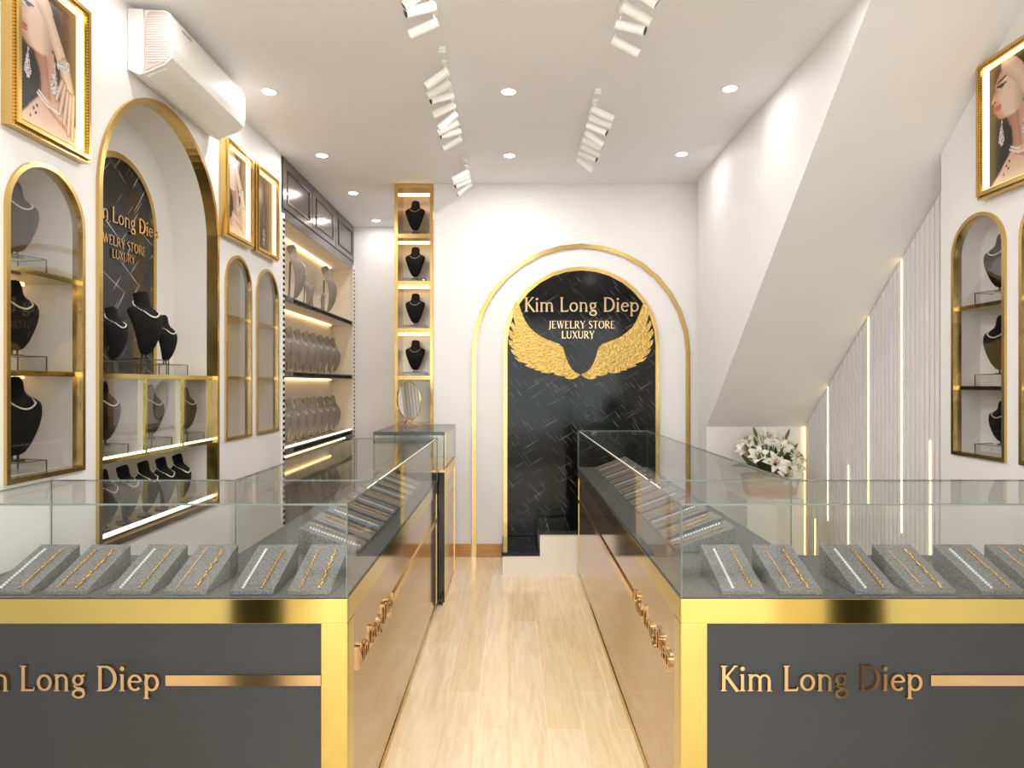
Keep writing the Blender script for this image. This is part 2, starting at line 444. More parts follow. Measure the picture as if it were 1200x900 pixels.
# ------------------------------------------------------------------ niches
def niche(n, side, depth, label, shelves, leds=True, group=None, glassp=True, t=T, backmat=None, deep=.03):
    y0, y1, z0, zt = n; xw = XL if side < 0 else XR; s = side
    P = lambda a, z, d: (xw + s*d, a, z)
    th = thing('arched_display_niche', label, 'wall niche', (xw, (y0+y1)/2, z0), 0, group)
    bm = B()
    ring(bm, arch(*n), arch_in(*n, t), lambda a, z: P(a, z, -.012), lambda a, z: P(a, z, deep)); obj('gold_frame', bm, M['gold_frame'], th)
    bm = B(); inn = arch_in(*n, t+.0005)
    A = [bm.verts.new(P(a, z, deep)) for a, z in inn]; C = [bm.verts.new(P(a, z, depth)) for a, z in inn]
    k = len(inn)
    for i in range(k): bm.faces.new((A[i], A[(i+1) % k], C[(i+1) % k], C[i]))
    tri = tessellate_polygon([[Vector((a, z, 0)) for a, z in inn]])
    for q in tri: bm.faces.new([C[i] for i in q])
    obj('back_panel', bm, backmat or M['niche'], th)
    for zs in shelves:
        bm = B(); box(bm, xw+s*.004, xw+s*(depth-.002), y0+t, y1-t, zs-.019, zs); so = obj('shelf', bm, M['gold'], th)
        if leds:
            bm = B(); box(bm, xw+s*(depth-.03), xw+s*(depth-.018), y0+t+.02, y1-t-.02, zs-.026, zs-.0195); obj('led_strip', bm, M['led_niche'], so)
    if glassp:
        bm = B(); inn = arch_in(*n, t+.001)
        prism(bm, inn, lambda a, z: P(a, z, -.002), lambda a, z: P(a, z, .002)); obj('glass_pane', bm, M['nicheglass'], th)
    return th
niche(NL[0], -1, .24, 'narrow gold-framed arched niche nearest on the left wall, under the largest portrait', [1.919, 1.548], group='small arched niches on the left wall')
niche(NL[2], -1, .24, 'narrow gold-framed arched niche just past the big arch on the left wall', [1.93, 1.548], group='small arched niches on the left wall')
niche(NL[3], -1, .24, 'narrow gold-framed arched niche beside the tall grey-brown cabinet', [1.93, 1.548], group='small arched niches on the left wall')
niche(NR[0], 1, .24, 'gold-framed arched niche beside the white slatted panelling on the right', [1.888, 1.490], leds=False, group='small arched niches on the right wall')
niche(NR[1], 1, .24, 'gold-framed arched niche cut by the right edge of the photo', [1.888, 1.490], leds=False, group='small arched niches on the right wall')
niche(NR[2], 1, .24, 'large arched niche on the right wall outside the photo', [1.545], leds=False)

# big arched niche on the left wall
n = NL[1]
big = thing('large_arched_niche', 'tall wide gold-framed arched niche with black marble backing below the air conditioner', 'wall niche', (XL, 3.331, .79))
bm = B(); ring(bm, arch(*n, 40), arch_in(*n, .026, 40), lambda a, z: (XL+.015, a, z), lambda a, z: (XL-.05, a, z)); obj('gold_frame', bm, M['gold_frame'], big)
bm = B(); inn = arch_in(*n, .0262, 40); DB = .245
A = [bm.verts.new((XL-.05, a, z)) for a, z in inn]; C = [bm.verts.new((XL-DB, a, z)) for a, z in inn]; k = len(inn)
for i in range(k): bm.faces.new((A[i], A[(i+1) % k], C[(i+1) % k], C[i]))
for q in tessellate_polygon([[Vector((a, z, 0)) for a, z in inn]]): bm.faces.new([C[i] for i in q])
obj('back_panel', bm, M['niche'], big)
ma = (3.008, 3.654, 1.548, 2.664)
bm = B(); ring(bm, arch(*ma), arch_in(*ma, .03, tb=0), lambda a, z: (XL-DB+.02, a, z), lambda a, z: (XL-DB+.001, a, z)); obj('marble_trim', bm, M['gold_frame'], big)
bm = B(); prism(bm, arch_in(*ma, .03, tb=0), lambda a, z: (XL-DB+.012, a, z), lambda a, z: (XL-DB+.001, a, z)); mo = obj('marble_panel', bm, M['marble_side'], big)
a0, a1 = 2.788, 3.874
bm = B(); box(bm, XL, XL-DB+.022, a0, a1, 1.524, 1.546); obj('upper_shelf', bm, M['gold'], big)
bm = B(); box(bm, XL, XL-DB+.002, a0, a1, 1.155, 1.174); s2 = obj('middle_shelf', bm, M['gold'], big)
bm = B(); box(bm, XL-.002, XL-.016, a0, a1, 1.1745, 1.182); obj('led_strip', bm, M['led_white'], s2)
bm = B(); box(bm, XL, XL-DB+.002, a0, a1, .815, .836); s3 = obj('lower_shelf', bm, M['gold'], big)
bm = B(); box(bm, XL-.002, XL-.022, a0, a1, .8365, .848); obj('led_strip', bm, M['led_white'], s3)
for y in (3.148, 3.500):
    bm = B(); box(bm, XL-.014, XL-DB+.002, y-.008, y+.008, 1.174, 1.524); dv = obj('divider', bm, M['niche'], big)
    bm = B(); box(bm, XL-.001, XL-.0139, y-.009, y+.009, 1.174, 1.524); obj('divider_edge', bm, M['gold'], dv)
bm = B()
for p, q in ((a0, 3.139), (3.157, 3.491), (3.509, a1)): box(bm, XL-.018, XL-.021, p+.001, q-.001, 1.184, 1.523)
obj('glass_pane', bm, M['nicheglass'], big)

# busts in the left niches
G1 = 'busts in the left wall niches'
FR = pi/2   # a bust faces -Y by default; rotated to face +X
xb = -1.885
bust((xb+.01, 2.465, 1.920), FR-.3, 'dark bust on the top tier of the nearest small left niche', G1, 'grey', riser=(.15,.15,.055), riser_label='clear box on the top tier of the nearest left niche', necklace='pearl strand on the top bust of the nearest left niche')
bust((xb+.01, 2.465, 1.549), FR-.3, 'black bust on the middle tier of the nearest small left niche', G1, riser=(.15,.15,.055), riser_label='clear box on the middle tier of the nearest left niche', necklace='pearl strand on the middle bust of the nearest left niche')
bust((xb+.01, 2.465, 1.169), FR-.3, 'black bust on the floor of the nearest small left niche', G1, riser=(.15,.15,.04), riser_label='clear box on the floor of the nearest left niche', necklace='pearl strand on the bottom bust of the nearest left niche', sc=1.12)
for i, (yy, nm) in enumerate(((4.10, 'small left niche past the big arch'), (4.58, 'small left niche beside the cabinet'))):
    for z, tn in ((1.931, 'top tier'), (1.549, 'middle tier'), (1.169, 'floor')):
        bust((xb, yy, z), FR+.15, 'dark bust on the %s of the %s' % (tn, nm), G1, 'grey', riser=(.15,.15,.055), riser_label='clear box, %s of the %s' % (tn, nm), necklace='pearl strand, %s of the %s' % (tn, nm))
G2 = 'busts on the top shelf of the big niche'
for y, z, sc, rz, nm in ((2.87, 0, .92, .1, 'leftmost, half hidden by the gold frame'), (3.05, 0, .90, .0, 'turned, before the middle of the marble'), (3.30, .035, 1.20, -.15, 'tallest, before the right edge of the marble'), (3.50, 0, .93, -.05, 'rightmost, before the white wall')):
    bust((-1.86, y, 1.547), FR-.1+rz, 'black bust on the big niche top shelf, '+nm, G2, sc=sc, riser=(.17,.17,.075 if z else .055), riser_label='clear box under the '+nm.split(',')[0]+' bust, big niche top shelf', necklace='pearl strand on the '+nm.split(',')[0]+' bust, big niche top shelf')
G3 = 'busts in the three compartments of the big niche'
for y, sc, kd, nm in ((2.95, 1.0, 'black', 'left'), (3.335, .95, 'grey', 'middle'), (3.69, .90, 'grey', 'right')):
    bust((-1.845, y, 1.176), FR-.15, 'bust in the %s compartment of the big niche' % nm, G3, kd, sc=sc, riser=(.15,.15,.05), riser_label='clear box in the %s compartment of the big niche' % nm, necklace='pearl strand in the %s compartment of the big niche' % nm)
G4 = 'busts on the bottom shelf of the big niche'
for i, y in enumerate((2.985, 3.149, 3.324, 3.490, 3.663)):
    nm = ('first', 'second', 'third', 'fourth', 'fifth')[i]
    bust((-1.865, y, .8385), FR-.05, 'black bust on the bottom shelf of the big niche, %s from the left' % nm, G4, sc=.97, necklace='pearl strand, %s bust from the left, big niche bottom shelf' % nm)
# right niches
G5 = 'busts in the right wall niches'
for yy, nm in ((3.16, 'niche beside the slatted panelling'), (2.69, 'niche cut by the right edge')):
    for z, tn, sc, rh in ((1.889, 'top tier', .98, .055), (1.491, 'middle tier', 1.0, .055), (1.162, 'floor', .74, .045)):
        bust((2.365, yy, z), -FR+.25, 'black bust, %s of the right %s' % (tn, nm), G5, sc=sc, riser=(.16,.16,rh), riser_label='clear box, %s of the right %s' % (tn, nm), necklace='pearl strand, %s of the right %s' % (tn, nm))

# ------------------------------------------------------------------ lettering (hand drawn strokes)
def arcp(cx, cy, rx, ry, a0, a1, n=14):
    return [(cx+rx*cos(radians(a0+(a1-a0)*i/n)), cy+ry*sin(radians(a0+(a1-a0)*i/n))) for i in range(n+1)]
def ell(cx, cy, rx, ry, wt, wn, a0=0, a1=360, n=24):
    pts = arcp(cx, cy, rx, ry, a0, a1, n)
    ws = [wn+(wt-wn)*abs(cos(radians(a0+(a1-a0)*i/n))) for i in range(n+1)]
    return (pts, ws)
S = .125; N_ = .07
def ln(x0, y0, x1, y1, w=S, w1=None): return ([(x0, y0), (x1, y1)], [w, w if w1 is None else w1])
def sf(x, y, w=.2): return ([(x-w/2, y), (x+w/2, y)], [.045, .045])
GL = {
 'K': (.70, [ln(.13,0,.13,1,.13), sf(.13,.022,.24), sf(.13,.978,.24), ln(.58,1,.17,.50,.075), ln(.24,.58,.66,0,.12), sf(.58,.978,.16), sf(.65,.022,.16)]),
 'i': (.29, [ln(.13,0,.13,.66,.12), sf(.13,.022,.22), sf(.09,.64,.12), ell(.13,.88,.042,.042,.085,.085)]),
 'm': (1.0, [ln(.13,0,.13,.66,.12), sf(.13,.022,.22), sf(.09,.64,.12), ell(.31,.43,.18,.2,.10,.07,180,0,12), ln(.49,.43,.49,0,.12), sf(.49,.022,.2), ell(.67,.43,.18,.2,.10,.07,180,0,12), ln(.85,.43,.85,0,.12), sf(.86,.022,.2)]),
 'L': (.60, [ln(.13,0,.13,1,.13), sf(.13,.978,.24), ln(.05,.04,.54,.04,.08), ln(.54,.02,.57,.16,.05)]),
 'o': (.66, [ell(.33,.33,.235,.285,.12,.075)]),
 'n': (.66, [ln(.13,0,.13,.66,.12), sf(.13,.022,.22), sf(.09,.64,.12), ell(.32,.42,.19,.21,.10,.07,180,0,12), ln(.51,.42,.51,0,.12), sf(.52,.022,.2)]),
 'g': (.60, [ell(.27,.43,.17,.18,.11,.065), ([(.16,.28),(.12,.2),(.2,.13),(.36,.12)], [.06,.07,.08,.08]), ell(.29,-.10,.21,.15,.10,.07), ([(.36,.12),(.47,.06),(.5,-.08)], [.08,.09,.10]), ([(.38,.56),(.46,.62),(.54,.62)], [.06,.07,.08])]),
 'D': (.84, [ln(.13,0,.13,1,.13), sf(.1,.022,.16), sf(.1,.978,.16), ell(.32,.5,.40,.46,.14,.075,90,-90,18), ln(.1,.96,.32,.96,.075), ln(.1,.04,.32,.04,.075)]),
 'e': (.60, [ell(.31,.33,.225,.285,.12,.075,8,318,20), ln(.12,.37,.51,.37,.065)]),
 'p': (.68, [ln(.13,-.3,.13,.66,.12), sf(.13,-.28,.22), sf(.09,.64,.12), ell(.34,.33,.225,.285,.12,.075)]),
 'J': (.36, [([(.2,1),(.2,.05),(.14,-.1),(.02,-.16)], [.12,.12,.09,.06]), sf(.2,.978,.22)]),
 'E': (.62, [ln(.13,0,.13,1,.12), ln(.05,.03,.52,.03,.06), ln(.05,.97,.50,.97,.06), ln(.13,.52,.42,.52,.06), ln(.52,.02,.53,.16,.045), ln(.50,.98,.50,.86,.045)]),
 'W': (1.04, [ln(.1,1,.32,0,.12), ln(.32,0,.52,.96,.06), ln(.50,1,.72,0,.12), ln(.72,0,.94,1,.06), sf(.1,.978,.2), sf(.50,.978,.18), sf(.94,.978,.18)]),
 'R': (.70, [ln(.13,0,.13,1,.12), sf(.13,.022,.22), sf(.1,.978,.16), ell(.30,.74,.22,.23,.11,.06,90,-90,14), ln(.1,.97,.30,.97,.06), ln(.13,.51,.30,.51,.06), ln(.30,.5,.62,.0,.12), sf(.63,.022,.14)]),
 'Y': (.72, [ln(.08,1,.36,.48,.12), ln(.36,.48,.64,1,.06), ln(.36,.5,.36,0,.12), sf(.36,.022,.22), sf(.09,.978,.2), sf(.63,.978,.18)]),
 'S': (.56, [([(.46,.82),(.42,.93),(.28,.98),(.14,.92),(.09,.76),(.16,.62),(.3,.52),(.42,.42),(.48,.26),(.40,.09),(.26,.02),(.12,.07),(.07,.2)], [.05,.06,.07,.09,.10,.11,.12,.12,.11,.09,.07,.06,.05])]),
 'T': (.66, [ln(.33,0,.33,1,.12), sf(.33,.022,.22), ln(.05,.97,.61,.97,.06), ln(.05,.98,.04,.84,.045), ln(.61,.98,.62,.84,.045)]),
 'O': (.84, [ell(.42,.5,.33,.46,.13,.06)]),
 'U': (.78, [ln(.13,1,.13,.3,.12), ell(.38,.3,.25,.27,.10,.07,180,360,14), ln(.63,.3,.63,1,.06), sf(.13,.978,.22), sf(.63,.978,.18)]),
 'X': (.72, [ln(.1,1,.62,0,.12), ln(.60,1,.08,0,.06), sf(.11,.978,.2), sf(.6,.978,.16), sf(.09,.022,.16), sf(.62,.022,.2)]),
 ' ': (.34, []),
}
def words(name, s, width, f, th, parent, gap=.03, mat=None):
    tot = sum(GL[c][0]+gap for c in s)-gap; k = width/tot; x = 0
    for wd in s.split(' '):
        ww = sum(GL[c][0]+gap for c in wd)-gap
        obj(name, text_bm(wd, ww*k, lambda a, b, d, x=x: f(a+x*k, b, d), th, gap), mat or M['letter'], parent)
        x += ww+gap+GL[' '][0]+gap
def text_bm(s, width, f, th, gap=.03, bm=None):
    """s set in strokes; scaled to a width; f(a, b, d) maps to 3-D, d = proud distance."""
    tot = sum(GL[c][0]+gap for c in s)-gap; k = width/tot
    bm = bm or B(); x = 0
    for c in s:
        adv, strokes = GL[c]
        for si, (pts, ws) in enumerate(strokes):
            th_ = th + .00025*si; L, R_ = [], []
            m = len(pts); closed = (Vector(pts[0])-Vector(pts[-1])).length < 1e-4
            for i, p in enumerate(pts):
                q = pts[min(i+1, m-1)]; o = pts[max(i-1, 0)]
                if closed and i in (0, m-1): q = pts[1]; o = pts[-2]
                d = (Vector(q)-Vector(o)).normalized(); nn = Vector((-d.y, d.x))*ws[i]/2
                L.append((p[0]+nn.x, p[1]+nn.y)); R_.append((p[0]-nn.x, p[1]-nn.y))
            ring(bm, [((x+a)*k, b*k) for a, b in L], [((x+a)*k, b*k) for a, b in R_], lambda a, b: f(a, b, th_), lambda a, b: f(a, b, 0), closed=False)
        x += adv+gap
    return bm
CAP_W = sum(GL[c][0]+.03 for c in 'Kim Long Diep')-.03

# ------------------------------------------------------------------ glass display counters
ZT, ZG, ZB = 1.137, .847, .772
def pane_obj(name, boxes, mat, parent):
    """glass sheets; their thin edges carry a green edge material."""
    bm = B()
    for b in boxes: box(bm, *b)
    bm.faces.ensure_lookup_table()
    o = obj(name, bm, None, parent, mats=[mat, M['glassedge']])
    for p in o.data.polygons:
        if p.area < .02: p.material_index = 1
    return o
def counter(sgn, xi, xo, y0, ys, y1, xw, label, txt_first):
    """sgn -1 left / +1 right.  xi aisle face, xo outer face of the side run, xw wall end of the front run."""
    t = thing('glass_display_counter', label, 'display counter', ((xi+xw)/2, y0, 0))
    s = sgn; I = lambda v: xi+s*v       # v metres away from the aisle face
    # carcass
    bm = B(); box(bm, I(.012), xw, y0+.012, ys-.012, .03, ZB); box(bm, I(.012), xo-s*.012, ys-.012, y1-.012, .03, ZB)
    obj('carcass', bm, M['charcoal'], t)
    # gold band, corner posts and plinth
    bm = B()
    box(bm, xi, xw, y0, y0+.02, ZB, ZG); box(bm, I(0), I(.02), y0+.02, y1, ZB, ZG)
    box(bm, xi, I(.08), y0, y0+.018, .03, ZB); box(bm, xi, I(.018), y0+.018, y0+.085, .03, ZB); box(bm, xi, I(.018), y1-.05, y1, .03, ZB)
    box(bm, xo-s*.02, xo, ys, y1, ZB, ZG); box(bm, xo, xw, ys-.02, ys, ZB, ZG); box(bm, xi, xo, y1-.02, y1, ZB, ZG)
    box(bm, xi, I(.012), y0+.085, y1-.05, .03, .045)
    obj('gold_frame', bm, M['gold'], t, bev=.0015)
    bm = B(); box(bm, I(.03), xw, y0+.03, ys-.03, 0, .03); box(bm, I(.008), xo-s*.03, y0+.03, y1-.03, 0, .03); obj('plinth', bm, M['gold_side'], t)
    bm = B(); box(bm, I(.08), xw, y0+.004, y0+.012, .03, ZB-.001); obj('front_panel', bm, M['charcoal'], t)
    bm = B(); box(bm, I(.004), I(.012), y0+.085, y1-.05, .045, ZB-.001); obj('aisle_panel', bm, M['bronze'], t)
    # deck
    bm = B(); box(bm, I(.006), xw, y0+.006, ys-.002, ZG-.01, ZG+.004); box(bm, I(.006), xo-s*.006, ys-.002, y1-.006, ZG-.01, ZG+.004)
    obj('felt_deck', bm, M['deckgrey'], t)
    # glass
    g = .006
    pane_obj('glass_pane_front', [(xi, xw, y0, y0+g, ZG, ZT-g)], M['glass'], t)
    pane_obj('glass_pane_aisle', [(I(0), I(g), y0+g, y1, ZG, ZT-g)], M['glass'], t)
    pane_obj('glass_pane_back', [(xo, xw, ys-g, ys, ZG, ZT-g), (xo-s*g, xo, ys-g, y1, ZG, ZT-g)], M['glass'], t)
    pane_obj('glass_pane_end', [(I(g), xo, y1-g, y1, ZG, ZT-g)], M['glass'], t)
    pane_obj('glass_top', [(xi, xw, y0, ys, ZT-g, ZT), (xi, xo, ys+.0005, y1, ZT-g, ZT)], M['toppane'], t)
    bm = B(); box(bm, I(.010), I(.017), y0+.35, y1-.03, ZT-g-.007, ZT-g-.0005); obj('led_strip', bm, M['led_case'], t)
    # front lettering and stripe
    zt = .572
    return t, I, zt
cl, IL, zt = counter(-1, -.50, -1.05, 1.995, 2.495, 4.425, XL+.004, 'L-shaped glass counter left of the aisle with gold frame and dark front', True)
cr, IR, zt = counter(1, .513, 1.06, 1.995, 2.495, 5.133, XR-.004, 'L-shaped glass counter right of the aisle with gold frame and dark front', True)
PX = 385.96
words('front_lettering', 'Kim Long Diep', .614, lambda a, b, d: (-1.676+a, 1.999-d, zt+b), .014, cl)
words('front_lettering', 'Kim Long Diep', .614, lambda a, b, d: (.630+a, 1.999-d, zt+b), .014, cr)
boxobj('front_stripe', (-1.05, -.58, 1.991, 1.999, .585, .617), M['letter'], cl)
boxobj('front_stripe', (1.27, 2.24, 1.991, 1.999, .585, .617), M['letter'], cr)
words('aisle_lettering', 'Kim Long Diep', .60, lambda a, b, d: (-.504+d, 2.13+a, zt+b), .009, cl)
words('aisle_lettering', 'Kim Long Diep', .60, lambda a, b, d: (.517-d, 2.73-a, zt+b), .009, cr)
boxobj('aisle_stripe', (-.504, -.497, 2.78, 4.37, .585, .617), M['gold_side'], cl)
boxobj('aisle_stripe', (.510, .517, 2.78, 5.08, .585, .617), M['gold_side'], cr)

# small rear counter, left
rc = thing('rear_glass_counter', 'shorter glass counter with thick green-edged top standing behind the left one, before the shelf tower', 'display counter', (-.70, 4.88, 0))
x0, x1, y0, y1 = -.94, -.457, 4.45, 5.30
boxobj('carcass', (x0+.01, x1-.008, y0+.01, y1-.01, .02, .84), M['charcoal'], rc)
boxobj('end_panel', (x0, x1, y0, y0+.01, .02, .90), M['black'], rc)
bm = B(); box(bm, x1-.012, x1, y0+.01, y1, .84, .915); box(bm, x1-.012, x1, y0+.01, y0+.05, .03, .84); box(bm, x1-.012, x1, y1-.05, y1, .03, .84); box(bm, x1-.012, x1, y0+.05, y1-.05, .66, .68); box(bm, x1-.012, x1, y0+.01, y1, 0, .03)
box(bm, x0, x1-.012, y0+.01, y1, .90, .915)
obj('gold_frame', bm, M['gold_side'], rc)
boxobj('aisle_panel', (x1-.01, x1-.004, y0+.05, y1-.05, .03, .84), M['bronze'], rc)
pane_obj('glass_case', [(x0, x1, y0, y0+.01, .915, 1.152), (x0, x1, y1-.01, y1, .915, 1.152), (x0, x0+.01, y0+.01, y1-.01, .915, 1.152), (x1-.01, x1, y0+.01, y1-.01, .915, 1.152)], M['glass'], rc)
bm = B(); box(bm, x0, x1, y0, y1, 1.152, 1.176); o = obj('glass_top', bm, None, rc, mats=[glass('green_glass_top', (.6,.7,.66), .9), pm('dark_green_glass_edge', (62,76,70), .15, var=.2, vscale=60)])
for p in o.data.polygons:
    if p.area < .03: p.material_index = 1

# ------------------------------------------------------------------ trays and chains
def make_tray():
    bm = B()
    prism(bm, [(0,0), (.235,0), (.235,.098), (0,.012)], lambda a, b: (-.066, a, b), lambda a, b: (.066, a, b))
    o = obj('necklace_tray', bm, M['traygrey'], None, bev=.0012); return o
SL = math.atan2(.086, .235)
def chain_mesh(kind):
    bm = B(); L = .212; rnd = random.Random(hash(kind) % 1000 if False else len(kind))
    if kind == 'stones':
        n = 18
        for i in range(n):
            y = .012+i*L/n
            m = Matrix.Translation((0, y, .0035)) @ Matrix.Rotation(pi/4*(i % 2), 4, 'Z')
            bmesh.ops.create_icosphere(bm, subdivisions=1, radius=.0053, matrix=m)
    elif kind == 'fine':
        path_tube(bm, [(.0015*sin(i*1.7), .012+i*L/24, .0022) for i in range(25)], .0016, 6)
        for i in range(25): ball(bm, (.0015*sin(i*1.7), .012+i*L/24, .003), .0026, seg=6)
    elif kind == 'rope':
        for i in range(24):
            r = Matrix.Rotation(.9 if i % 2 else -.9, 4, 'Z'); ball(bm, ((.0012 if i % 2 else -.0012), .012+i*L/24, .003), .0050, .55, 1.0, .7, 6, r)
    elif kind == 'bows':
        for i in range(11):
            y = .014+i*L/11; s = -1 if i % 2 else 1
            ball(bm, (-.003*s, y, .0035), .0068, .55, 1.2, .5, 8, Matrix.Rotation(.6*s, 4, 'Z'))
            ball(bm, (.003*s, y+.009, .003), .004, .8, .8, .6, 6)
        path_tube(bm, [(0, .012+i*L/12, .002) for i in range(13)], .0012, 5)
    me = bpy.data.meshes.new(kind+'_chain'); bm.to_mesh(me); bm.free()
    me.materials.append(M['silver'] if kind == 'stones' else (M['rose'] if kind == 'fine' else M['chain']))
    if kind != 'stones':
        for p in me.polygons: p.use_smooth = True
    return me
CM = {k: chain_mesh(k) for k in ('stones', 'fine', 'rope', 'bows')}
TRAY = make_tray(); first_tray = [True]
KN = {'stones': ('stone_bracelet', 'white stone bracelet', 'bracelet'), 'fine': ('gold_chain', 'fine rose gold chain', 'chain'), 'rope': ('gold_chain', 'gold rope chain', 'chain'), 'bows': ('gold_bracelet', 'gold link bracelet with bow links', 'bracelet')}
def tray(loc, rot, where, group, kinds):
    where2 = where.replace('from the aisle in the front of the', 'tray from the aisle, front of').replace('behind the front row in the', 'tray behind the front row,')
    if first_tray[0]: o = TRAY; first_tray[0] = False
    else: o = TRAY.copy(); COL.objects.link(o)
    o.location = loc; o.rotation_euler = (0,0,rot)
    tag(o, 'sloped grey felt tray, '+where, 'tray', group)
    R = Matrix.Rotation(rot, 4, 'Z')
    for k, dx in zip(kinds, (-.030, .028)):
        nm, ds, cat = KN[k]
        c = bpy.data.objects.new(nm, CM[k]); COL.objects.link(c)
        c.location = Vector(loc) + (R @ Vector((dx, 0, .0128))); c.rotation_euler = (Matrix.Rotation(rot, 3, 'Z') @ Matrix.Rotation(SL, 3, 'X')).to_euler()
        # which of the two strips
        tag(c, '%s, %s' % (ds, where2), cat, group.replace('trays', 'chains'))
ORD = ['first', 'second', 'third', 'fourth', 'fifth', 'sixth', 'seventh', 'eighth', 'ninth', 'tenth', 'eleventh', 'twelfth', 'thirteenth', 'fourteenth']
dz = ZG+.005
pat = [('stones', 'rope'), ('fine', 'bows')]
for i, x in enumerate((-.557-.066, -.80, -1.005, -1.178, -1.374, -1.548)):
    tray((x, 2.02, dz), 0, '%s from the aisle in the front of the left counter' % ORD[i], 'trays in the front of the left counter', [('rope', 'bows'), ('stones', 'rope'), ('fine', 'bows'), ('stones', 'rope'), ('rope', 'bows'), ('stones', 'rope')][i])
for i, x in enumerate((.712, .888, 1.121, 1.300, 1.510, 1.686, 1.90, 2.09)):
    tray((x, 2.02, dz), 0, '%s from the aisle in the front of the right counter' % ORD[i], 'trays in the front of the right counter', [('stones', 'rope'), ('fine', 'bows')][i % 2])
ys = [2.58+.178*i for i in range(10)]
for i, y in enumerate(ys):
    tray((-.583, y, dz), pi/2, '%s behind the front row in the left aisle run' % ORD[i], 'trays along the aisle run of the left counter', pat[i % 2])
ys = [2.60+.180*i for i in range(14)]
for i, y in enumerate(ys):
    tray((.630, y, dz), -pi/2, '%s behind the front row in the right aisle run' % ORD[i], 'trays along the aisle run of the right counter', pat[i % 2])

